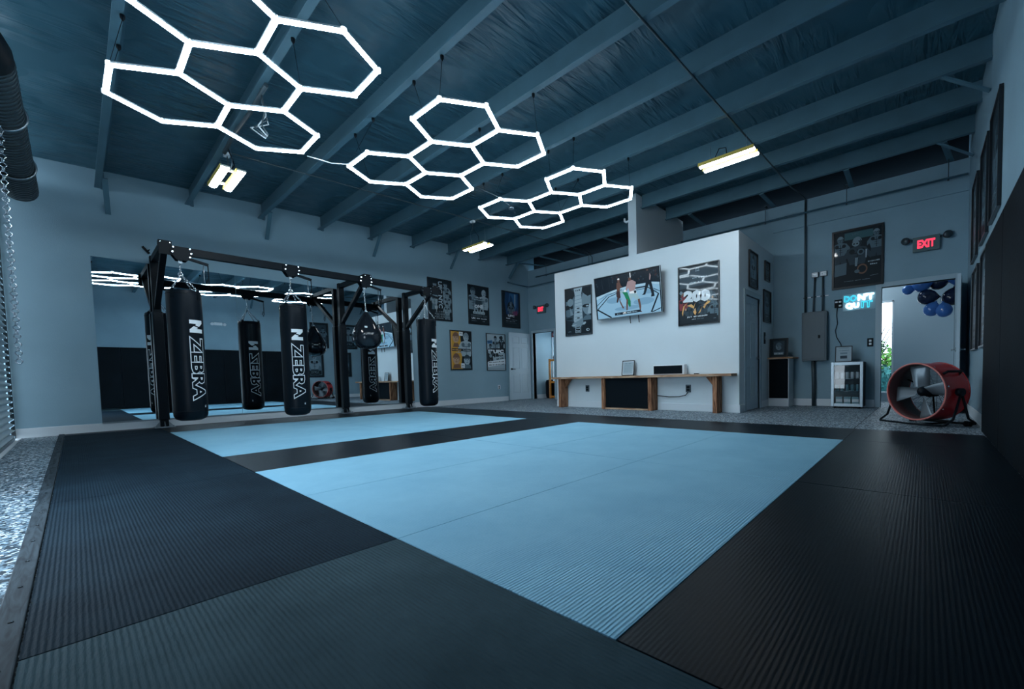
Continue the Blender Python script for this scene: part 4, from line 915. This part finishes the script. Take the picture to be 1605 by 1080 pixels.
# ------------------------------------------------------------------ neon sign
t = thing('neon_sign', 'teal and white neon sign reading DONT QUIT in two lines', 'neon sign', (XB-.001, .91, 1.915), facing('-x'))
nT = mat('teal_neon', (.1, .6, .7), .4, emit=(.03, .62, .80), power=1.5); nW = mat('white_neon', (.9, .9, .9), .4, emit=(.72, .93, 1.0), power=7.)
mb = MB(); mb.box(-.245, .245, -.15, .15, .002, .008); mb.build('backing_board', mat('clear_backing', (.35, .52, .60), .2), t)
def neon_letters(s, x0, x1, y0, y1, m, outline):
    mb = MB(); cx, cy = (x0+x1)/2, (y0+y1)/2
    add_text(mb, s, m, lambda x, y: Vector((cx+x, cy+y, .022)), x1-x0, y1-y0, .03 if outline else .028, 2)
    if outline: add_text(mb, s, BLKN, lambda x, y: Vector((cx+x, cy+y, .0225)), (x1-x0)*.93, (y1-y0)*.86, -.012, 2)
    bmesh.ops.solidify if False else None
    mb.build('neon_letters', None, t)
BLKN = mat('neon_inner_board', (.20, .40, .47), .4)
neon_letters('DO', -.225, -.035, .012, .125, nT, 1); neon_letters("N'T", -.015, .215, .018, .13, nW, 0)
neon_letters('QU', -.2, -.0, -.125, -.012, nW, 0); neon_letters('IT', .035, .2, -.12, -.005, nT, 1)
t = thing('wall_outlet', 'black double outlet box left of the neon sign', 'outlet', (XB-.001, 1.225, 1.915), facing('-x'))
mb = MB(); mb.box(-.06, .06, -.075, .075, 0, .03); mb.build('box', BLK, t, bevel=.004)
for x, y in ((-.028, .03), (.028, .03), (.03, -.04)):
    mb = MB(); mb.box(x-.02, x+.02, y-.014, y+.014, .03, .036); mb.build('socket', WHT, t)
mb = MB(); mb.tube([(XB-.03, 1.24, 1.84), (XB-.02, 1.25, 1.7), (XB-.02, 1.235, 1.55), (XB-.02, 1.27, 1.42), (XB-.02, 1.25, 1.3), (XB-.02, 1.18, 1.16), (XB-.03, 1.17, 1.05), (XB-.03, 1.17, .8)], .006, seg=6)
tag(mb.build('power_cord', BLK), 'thin black cord running down the wall from the outlet box to the drinks fridge', 'cord')
t = thing('light_switch', 'black double light switch on the back wall beside the right doorway', 'switch', (XB-.001, .74, 1.165), facing('-x'))
mb = MB(); mb.box(-.045, .045, -.075, .075, 0, .008); mb.build('cover_plate', BLK, t, bevel=.003)
for y in (-.025, .03):
    mb = MB(); mb.box(-.018, .018, y-.018, y+.018, .008, .014); mb.build('rocker', WHT, t)
t = thing('wall_switch', 'slim dark switch plate beyond the partition side door', 'switch', (8.80, YS-.001, 1.22), facing('-y'))
mb = MB(); mb.box(-.04, .04, 0, .22, 0, .012); mb.build('cover_plate', BLK, t); mb = MB(); mb.box(-.012, .012, .08, .15, .012, .018); mb.build('rocker', GREYM, t)
t = thing('wall_outlet', 'white wall outlet with black sockets below the white poster', 'outlet', (8.14, YM-.001, .36), facing('-y'))
mb = MB(); mb.box(-.045, .045, 0, .12, 0, .008); mb.build('cover_plate', WHT, t)
for y in (.03, .08):
    mb = MB(); mb.box(-.022, .022, y-.015, y+.018, .008, .013); mb.build('socket', BLK, t)

# ------------------------------------------------------------------ electrical panel
t = thing('electrical_panel', 'dark grey electrical panel box on the back wall', 'electrical panel', (XB-.001, 1.595, .87), facing('-x'))
mb = MB(); mb.box(-.205, .205, 0, .93, 0, .14); mb.build('cabinet', GREYP, t, bevel=.005)
mb = MB(); mb.box(-.18, .18, .03, .9, .14, .152); mb.build('door', GREYP, t, bevel=.004)
mb = MB(); mb.box(.07, .10, .42, .48, .152, .17); mb.build('latch', BLK, t)
for pts, r, lab in (([(XB-.07, 1.755, 1.80), (XB-.06, 1.76, 3.0), (XB-.03, 1.765, 3.97)], .018, 'tall dark conduit rising from the electrical panel to the roof'),
                    ([(XB-.07, 1.62, 1.80), (XB-.04, 1.62, 2.0), (XB-.03, 1.60, 2.46)], .016, 'dark conduit from the electrical panel to the left wall light'),
                    ([(XB-.07, 1.47, 1.80), (XB-.03, 1.47, 2.46)], .016, 'dark conduit from the electrical panel to the right wall light'),
                    ([(XB-.07, 1.62, .868), (XB-.05, 1.61, .5), (XB-.05, 1.61, .002)], .034, 'thick dark conduit from the electrical panel down to the floor')):
    mb = MB(); mb.tube(pts, r, seg=12); tag(mb.build('conduit_pipe', CONDUIT), lab, 'pipe')
t = thing('conduit_strap', 'short metal strap bar across the three conduits', 'strap', (XB-.012, 1.58, 2.1))
mb = MB(); mb.box(XB-.012, XB-.002, 1.38, 1.80, 2.085, 2.105); mb.build('bar', CONDUIT, t, local=False)
for y in (1.70, 1.545, 1.41):
    mb = MB(); mb.box(XB-.02, XB-.0125, y-.03, y+.03, 2.085, 2.105); mb.build('clip', WHT, t, local=False)
for y, lab in ((1.60, 'left one of two small white boxes above the electrical panel'), (1.46, 'right one of two small white boxes above the electrical panel')):
    t = thing('junction_box', lab, 'junction box', (XB-.001, y, 2.46), facing('-x'), group='small boxes above the panel')
    mb = MB(); mb.box(-.055, .055, 0, .095, 0, .05); mb.build('box', CONDUIT, t); mb = MB(); mb.box(-.05, .05, .005, .09, .05, .056); mb.build('cover_plate', WHT, t)
    mb = MB(); mb.box(-.03, -.005, .03, .06, .056, .06); mb.box(.008, .033, .03, .06, .056, .06); mb.build('socket', GREYM, t)

# ------------------------------------------------------------------ niche counter
t = thing('corner_counter', 'narrow white counter with a black front panel and wooden top by the partition', 'counter', (9.2, 2.13, 0))
mb = MB(); mb.box(9.02, XB-.018, 1.965, 2.322, .001, .925); mb.build('body', TRIM, t, local=False)
mb = MB(); mb.box(9.008, 9.019, 1.975, 2.31, .16, .92); mb.build('front_panel', BLKM, t, local=False)
mb = MB(); mb.box(8.96, XB-.018, 1.88, 2.324, .926, .955); mb.build('top_board', WOODH, t, local=False)
t = thing('picture_frame', 'dark framed photo standing on the corner counter', 'picture frame', (9.06, 2.15, .957), facing('-x') @ Matrix.Rotation(radians(-6), 3, 'X'))
a = Art(.33, .37, .006); a.rect(.04, .04, .96, .96, PK); a.rect(.2, .2, .8, .86, PD); a.head(.5, .58, .17, PM, PK, PG); a.rect(.24, .13, .76, .27, PM); a.scribble((3, 4,), .5, .2, .44, .06, PW)
frame(t, .33, .37, FRM, .022, .016, a)

# ------------------------------------------------------------------ drinks fridge
t = thing('drinks_fridge', 'small beverage fridge with glass door and steel frame by the right doorway', 'fridge', (9.2, 1.03, 0))
FX0, FX1, FY0, FY1 = 8.97, 9.41, .80, 1.27
mb = MB(); 
for q in ((FX0+.05, FX1, FY0, FY0+.02, .03, .82), (FX0+.05, FX1, FY1-.02, FY1, .03, .82), (FX0+.05, FX1, FY0+.02, FY1-.02, .8, .82), (FX0+.05, FX1, FY0+.02, FY1-.02, .03, .07), (FX1-.02, FX1, FY0+.02, FY1-.02, .07, .8)): mb.box(*q)
mb.build('cabinet', BLK, t, local=False)
mb = MB()
for q in ((FY0, FY0+.045, .03, .82), (FY1-.045, FY1, .03, .82), (FY0+.045, FY1-.045, .765, .82), (FY0+.045, FY1-.045, .03, .085)): mb.box(FX0, FX0+.045, *q)
d = mb.build('door', GREYM, t, local=False, bevel=.003)
mb = MB(); mb.box(FX0+.02, FX0+.025, FY0+.045, FY1-.045, .085, .765); mb.build('door_glass', GLASS, d, local=False)
mb = MB(); mb.tube([(FX0, 1.06, .745), (FX0-.02, 1.05, .752), (FX0-.02, 1.02, .752), (FX0, 1.01, .745)], .006, seg=6); mb.build('handle', CHROME, d, local=False)
for z in (.30, .52):
    mb = MB()
    for k in range(9): mb.cyl((FX0+.06+k*.035, FY0+.022, z), (FX0+.06+k*.035, FY1-.022, z), .003, seg=6)
    mb.build('shelf', CHROME, t, local=False)
mb = MB(); mb.box(FX0+.1, FX0+.3, FY0+.1, FY1-.1, .786, .797); mb.build('inner_lamp', mat('fridge_lamp', (.5, .7, .8), .4, emit=(.5, .85, 1), power=.7), t, local=False)
for k in range(4):
    mb = MB(); mb.cyl((FX0+.08+.3*(k//2), FY0+.05+.37*(k % 2), .0), (FX0+.08+.3*(k//2), FY0+.05+.37*(k % 2), .03), .018, seg=10); mb.build('foot', BLK, t, local=False)
CANW = mat('white_can', (.38, .44, .48), .35, .2); CAND = mat('dark_can', (.06, .16, .20), .35, .3)
def can(name, m, cat):
    t = thing(name, None, cat); 
    mb = MB(); mb.lathe([(0, 0), (.026, 0), (.031, .012), (.031, .105), (.026, .118)], seg=16); mb.build('can_body', m, t)
    mb = MB(); mb.lathe([(.0265, .118), (.0265, .121), (.023, .119), (0, .119)], seg=16); mb.build('can_lid', CHROME, t); return t
pc = can('drink_can', CANW, 'can'); pd = can('drink_can', CAND, 'can'); u1 = u2_ = False
for z, proto, lab, grp in ((.5235, pc, 'white drink can in the upper row of the fridge', 'white cans in the fridge'), (.3035, pd, 'dark drink can in the middle row of the fridge', 'dark cans in the fridge')):
    first = True
    for k in range(5):
        M = Matrix.Translation((FX0+.10, FY0+.085+k*.075, z))
        if first: proto.matrix_world = M; WM[proto.name] = M; tag(proto, lab, group=grp); first = False
        else: dup(proto, None, M, lab, grp)
for k in range(3):
    mb = MB(); mb.box(FX0+.07, FX0+.2, FY0+.06+k*.12, FY0+.165+k*.12, .0725, .20, CAND); mb.box(FX0+.068, FX0+.0695, FY0+.065+k*.12, FY0+.16+k*.12, .11, .16, CANW)
    tag(mb.build('drink_carton', None), 'boxed drink pack with a white band on the fridge floor', 'carton', 'boxed drinks in the fridge')
t = thing('picture_frame', 'framed white certificate leaning on top of the drinks fridge', 'picture frame', (9.12, 1.10, .822), facing('-x') @ Matrix.Rotation(radians(-7), 3, 'X'))
a = Art(.26, .29, .005); a.rect(.04, .04, .96, .96, PL); a.scribble((11,), .5, .72, .6, .05, PG); a.rect(.3, .5, .7, .6, PM); a.rect(.3, .22, .7, .4, PD)
for i in range(3): a.rect(.2, .84+.03*i, .8, .85+.03*i, PM)
frame(t, .26, .29, FRM, .014, .014, a)

# ------------------------------------------------------------------ drum fan
FR = .335; FL = .34; AZ = .400
th = math.atan2(-.80, -.60)
t = thing('drum_fan', 'large red drum fan on a black tube frame in front of the right doorway', 'fan', (6.72, -.02, 0), rotz(th))
Mf = Matrix.Translation((0, 0, AZ)) @ Matrix.Rotation(radians(90), 4, 'X')     # lathe z -> -y
mb = MB(); mb.lathe([(FR, -FL/2), (FR+.004, -FL/2+.02), (FR, -.08), (FR, .08), (FR+.003, FL/2-.02), (FR, FL/2), (FR-.008, FL/2), (FR-.008, -FL/2), (FR, -FL/2)], seg=56, M=Mf)
drum = mb.build('drum', RED, t)
mb = MB(); mb.lathe([(FR-.0085, -FL/2+.012), (FR-.0085, FL/2-.012), (FR-.0105, FL/2-.012), (FR-.0105, -FL/2+.012), (FR-.0085, -FL/2+.012)], seg=56, M=Mf); mb.build('drum_inner_shade', mat('dark_red_drum_shade', (.035, .012, .014), .5), t)  # shadow inside the drum painted as a dark inner skin
mb = MB(); mb.torus((0, -FL/2, AZ), FR, .010, (0, 1, 0), seg=56, rs=8); mb.build('front_rim', REDRIM, t)
mb = MB(); mb.torus((0, FL/2, AZ), FR, .010, (0, 1, 0), seg=56, rs=8); mb.build('rear_rim', RED, t)
mb = MB()
for k in range(1, 19): mb.torus((0, FL/2-.01-.02*(1-k/19), AZ), .30*k/18+.03, .0045, (0, 1, 0), seg=40, rs=4)
for k in range(16):
    a_ = 2*pi*k/16; mb.tube([(.05*cos(a_), FL/2-.01, AZ+.05*sin(a_)), (.34*cos(a_), FL/2-.008, AZ+.34*sin(a_))], .005, seg=4)
mb.build('rear_grille', mat('darkened_grille_wire', (.16, .21, .25), .4), t)  # wire colour darkened so the view through the drum looks shaded
mb = MB(); mb.lathe([(0, .11), (.03, .105), (.055, .07), (.055, -.02), (.07, -.03), (.07, -.12), (0, -.12)], seg=20, M=Mf); mb.build('motor_hub', BLK, t)
for k in range(4):
    a_ = radians(8)+k*pi/2; e = Vector((cos(a_), 0, sin(a_))); p = Vector((-sin(a_), 0, cos(a_))); n_ = 6; mb = MB(); vs = []
    for i in range(n_+1):
        r = .06+i*(.315-.06)/n_; ww = .045+.05*i/n_; pit = .06-.035*i/n_
        vs.append([mb.bm.verts.new(Vector((0, -.05, AZ))+e*r+p*(u*ww)+Vector((0, -u*pit, 0))+Vector((0, d_, 0))) for d_ in (0, .004) for u in (-1, -.3, .4, 1)])
    for i in range(n_):
        for b_ in (0, 4):
            for j in range(3): mb.face([vs[i][b_+j], vs[i][b_+j+1], vs[i+1][b_+j+1], vs[i+1][b_+j]], None, True)
        mb.face([vs[i][0], vs[i+1][0], vs[i+1][4], vs[i][4]]); mb.face([vs[i][3], vs[i+1][3], vs[i+1][7], vs[i][7]])
    mb.face([vs[n_][j] for j in (0, 1, 2, 3)]+[vs[n_][j] for j in (7, 6, 5, 4)])
    mb.build('blade', mat('aluminium_blade', (.24, .29, .33), .38, .5), t)
for k in range(3):
    a_ = radians(35)+k*2*pi/3
    mb = MB(); mb.tube([(.05*cos(a_), .10, AZ+.05*sin(a_)), (.338*cos(a_), .10, AZ+.338*sin(a_))], .009, seg=8); mb.build('motor_bracket', BLK, t)
for k in range(8):
    a_ = 2*pi*k/8+.2
    mb = MB(); mb.cyl(((FR+.0)*cos(a_), -FL/2+.03, AZ+FR*sin(a_)), ((FR+.012)*cos(a_), -FL/2+.03, AZ+(FR+.012)*sin(a_)), .008, seg=8); mb.build('rivet', CHROME, t)
for s in (-1, 1):
    a0_ = radians(90-s*52); c0 = Vector((FR*cos(a0_), 0, AZ+FR*sin(a0_))); o_ = Vector((cos(a0_), 0, sin(a0_)))
    mb = MB(); mb.tube([c0+Vector((0, -.12, 0)), c0+Vector((0, -.10, 0))+o_*.045, c0+Vector((0, .10, 0))+o_*.045, c0+Vector((0, .12, 0))], .014, seg=8); mb.build('handle', BLK, t)
    mb = MB(); mb.cyl((s*FR, 0, AZ), (s*(FR+.05), 0, AZ), .045, seg=16); mb.build('pivot_knob', BLK, t)
    mb = MB(); mb.tube([(s*(FR+.035), 0, AZ), (s*(FR+.04), -.12, .10), (s*(FR+.04), -.22, .045), (s*(FR+.02), -.25, .03)], .0125, seg=8); mb.tube([(s*(FR+.035), 0, AZ), (s*(FR+.04), .10, .10), (s*(FR+.04), .2, .045), (s*(FR+.02), .23, .03)], .0125, seg=8); mb.build('side_leg', BLK, t)
    mb = MB(); mb.cyl((s*(FR-.06), .2, .03), (s*(FR-.0), .2, .03), .03, seg=16); mb.build('foot_pad', BLKM, t)
for y in (-.25, .23):
    mb = MB(); mb.tube([(-(FR+.02), y, .03), (0, y, .022), (FR+.02, y, .03)], .0125, seg=8); mb.build('floor_bar', BLK, t)
mb = MB(); mb.tube([(.1, -.24, .022), (.1, .22, .022)], .01, seg=6); mb.build('cross_bar', BLK, t)
mb = MB(); mb.box(-.16, .16, .14, .2, .045, .055); mb.build('ballast_plate', BLK, t)

# ------------------------------------------------------------------ lobby: balloons and plants; store room
def balloon(c, r, m, ax, lab):
    t = thing('balloon', lab, 'balloon', c, group='blue and navy balloons in the lobby'); axv = Vector(ax).normalized()
    q = Vector((0, 0, 1)).rotation_difference(axv).to_matrix().to_4x4()
    mb = MB(); prof = [(0, 1.0), (.35, .96), (.68, .78), (.9, .48), (1., .1), (.95, -.28), (.75, -.68), (.45, -.98), (.18, -1.18), (.06, -1.26), (0, -1.27)]
    mb.lathe([(a_*r, b_*r) for a_, b_ in prof], seg=24, M=q); mb.build('rubber', m, t)
    mb = MB(); mb.lathe([(.01, -1.24*r), (.022, -1.34*r), (.018, -1.345*r), (0, -1.3*r)], seg=10, M=q); mb.build('knot', m, t)
    return t
for c, r, m, ax, lab in (((10.0, .24, 2.10), .085, BLUEB, (0, .8, -.3), 'small blue balloon at the left end of the garland'), ((9.98, .06, 2.16), .125, BLUEB, (.2, .9, -.1), 'blue balloon second from the left end of the garland'),
        ((10.06, -.16, 2.18), .13, NAVYB, (.1, 1, -.2), 'navy balloon at the top of the garland'), ((9.95, -.02, 1.93), .135, NAVYB, (0, 1, .1), 'navy balloon filling the middle of the garland'),
        ((9.90, -.08, 1.70), .115, BLUEB, (0, .4, -.9), 'tilted blue balloon low in the garland'), ((9.82, -.24, 1.66), .115, BLUEB, (-.2, -.1, -.9), 'round blue balloon lowest in the garland'),
        ((10.1, -.34, 1.90), .14, NAVYB, (0, .2, -1), 'navy balloon at the right of the garland behind the door edge'), ((10.0, -.38, 2.24), .12, BLUEB, (0, 0, 1), 'blue balloon at the upper right of the garland')):
    balloon(c, r, m, ax, lab)
mb = MB(); mb.tube([(10.14, .35, 2.94), (10.13, .12, 2.3), (10.16, -.1, 2.03), (10.13, -.28, 1.74), (10.22, -.52, 1.9), (10.25, -.585, 2.3)], .004, seg=5); tag(mb.build('garland_string', WHT), 'thin white string holding the balloon garland', 'string')
def bush(name, c, r, h, m, lab, n=260, leaf=.05):
    t = thing(name, lab, 'shrub', c)
    mb = MB(); random.seed(len(lab))
    for k in range(7):
        a_ = k*.9; mb.tube([(0, 0, 0), (.3*r*cos(a_), .3*r*sin(a_), h*.5), (.7*r*cos(a_), .7*r*sin(a_), h*.9)], [.012, .008, .004], seg=5)
    mb.build('stems', WOODV, t); mb = MB()
    for k in range(n):
        d_ = Vector((random.gauss(0, 1), random.gauss(0, 1), random.gauss(0, 1))).normalized(); q = Vector((d_.x*r, d_.y*r, h*.6+d_.z*h*.45))*random.uniform(.6, 1)
        if q.z < .05: q.z = .05
        u = d_.orthogonal().normalized(); u = Matrix.Rotation(random.uniform(0, 6), 3, d_) @ u; w_ = (d_.cross(u)+d_*.5).normalized(); s_ = leaf*random.uniform(.7, 1.3)
        mb.face([mb.bm.verts.new(q+v) for v in (-u*s_, w_*s_*.45, u*s_, -w_*s_*.45)])
    o = mb.build('leaves', m, t); o['kind'] = 'stuff'
random.seed(1)
bush('garden_shrub', (12.6, .72, 0), .3, .75, GREEN2, 'low blue-green shrub outside the lobby window', 800, .085)
bush('garden_shrub', (13.3, .80, 0), .3, 1.35, GREEN, 'taller yellow-green shrub outside the lobby window, behind the lower one', 700, .07)
t = thing('bare_branches', 'thin dark bare branches outside the lobby window', 'branches', (12.9, .78, 0)); mb = MB(); random.seed(11)
for k in range(9):
    z = 1.0+.09*k; y = .62+random.uniform(-.1, .3); mb.tube([(12.9, .95, .6+k*.06), (12.88, y+.12, z), (12.86, y, z+random.uniform(.0, .15)), (12.85, y-.2, z+random.uniform(-.1, .2))], [.012, .009, .006, .003], seg=5)
mb.tube([(12.9, .95, 0), (12.9, .95, .7), (12.9, .97, 1.4), (12.88, .9, 1.9)], [.02, .018, .014, .006], seg=6)
mb.build('branch', BLK, t, local=False)

t = thing('storage_rack', 'orange perforated steel shelving rack in the store room', 'shelving', (9.9, 8.6, 0))
for x, y in ((9.88, 8.915), (10.28, 8.915), (9.88, 7.4), (10.28, 7.4)):
    mb = MB(); mb.box(x-.02, x+.02, y-.03, y+.03, .002, 1.24)
    for k in range(20):
        mb.box(x-.0215, x-.0205, y-.008, y+.008, .04+k*.06, .065+k*.06, BLK) if False else None
    up_ = mb.build('upright', ORANGE, t, local=False)
    mb = MB()
    for k in range(20): mb.box(x-.0225, x-.0205, y-.009, y+.009, .04+k*.06, .068+k*.06)
    mb.build('slot_holes', PL, up_, local=False)
for z in (.06, .52, 1.20):
    for x in (9.88, 10.28):
        mb = MB(); mb.box(x-.018, x+.018, 7.43, 8.885, z-.03, z+.03); mb.build('shelf_beam', ORANGE, t, local=False)
    mb = MB(); mb.box(9.9, 10.26, 7.43, 8.885, z+.005, z+.02); mb.build('shelf_board', BLKM if z < 1 else WHT, t, local=False)
mb = MB(); mb.cyl((10.03, 8.3, 1.292), (10.03, 8.84, 1.292), .07, seg=20); tag(mb.build('rolled_towel', mat('grey_cloth', (.22, .30, .36), .9)), 'grey rolled mat lying on top of the orange rack', 'roll')
mb = MB(); mb.box(9.96, 10.2, 7.95, 8.22, 1.221, 1.42); tag(mb.build('storage_box', BLKM, bevel=.02), 'black box on top of the orange rack', 'box')
mb = MB(); mb.lathe([(0, .541), (.12, .545), (.14, .62), (.12, .74), (.05, .80), (0, .81)], seg=16, M=Matrix.Translation((10.08, 8.65, 0))); tag(mb.build('gear_bag', BLKM), 'black gear bag on the middle shelf of the orange rack', 'bag')
mb = MB(); mb.lathe([(0, .0), (.11, .0), (.135, .1), (.14, .5), (.11, .58), (0, .6)], seg=20, M=Matrix.Translation((10.06, 9.09, .001))); tag(mb.build('waste_bin', BLKM), 'dark rounded bin on the floor beside the orange rack', 'bin')
mb = MB(); mb.beam((9.98, 8.8, .15), (10.08, 8.2, .48), .03, .02); tag(mb.build('wooden_stick', WOODH), 'pale stick leaning inside the orange rack', 'stick')

# ------------------------------------------------------------------ unseen ceiling lamps of the rooms behind the openings
def area(name, loc, size, power, color, rot=(0, 0, 0), sy=None):
    L = bpy.data.lights.new(name, 'AREA'); L.energy = power; L.size = size; L.color = color
    if sy: L.shape = 'RECTANGLE'; L.size_y = sy
    o = bpy.data.objects.new(name, L); COL.objects.link(o); o.location = loc; o.rotation_euler = rot; return o
for nm, c, pw, lab in (('ceiling_lamp', (10.4, .95, 2.9), 13, 'lobby'), ('ceiling_lamp', (10.0, 7.9, 2.92), 9, 'store room')):
    t = thing(nm, 'square ceiling lamp in the %s, hidden above the doorway' % lab, 'lamp', c)
    mb = MB(); mb.box(-.3, .3, -.3, .3, .0, .03); mb.build('lamp_body', WHT, t)
    mb = MB(); mb.box(-.28, .28, -.28, .28, -.01, -.0005); mb.build('diffuser', mat('lamp_diffuser', (.8, .85, .9), .5, emit=(.75, .9, 1), power=pw), t)

# small leftovers on walls and floor
t = thing('wall_hook', 'small black hook high on the mirror-side wall, left above the bag rack', 'hook', (.86, YM-.001, 2.84), facing('-y'))
mb = MB(); mb.beam((-.045, .05, .012), (.03, -.05, .012), .03, .02, up=(0, 0, 1)); mb.build('hook_plate', BLK, t)
mb = MB(); mb.tube([(0, 0, .02), (.01, -.02, .06), (.03, 0, .08)], .008); mb.build('hook_arm', BLK, t)
mb = MB(); mb.tube([(7.36, 4.445, 3.72), (7.36, 4.50, 3.71), (7.36, 4.535, 3.74), (7.36, 4.54, 3.79)], .022, seg=12); tag(mb.build('pipe_elbow', WHT), 'small white pipe elbow on the left side of the tall stub wall', 'pipe')
mb = MB(); mb.box(5.78, 9.4, .600, .606, .0003, .0016); struct(mb.build('trim_6', DECK))
mb = MB(); mb.box(5.78, 7.3, 3.2, 3.205, .0003, .0012); struct(mb.build('trim_7', DECK))
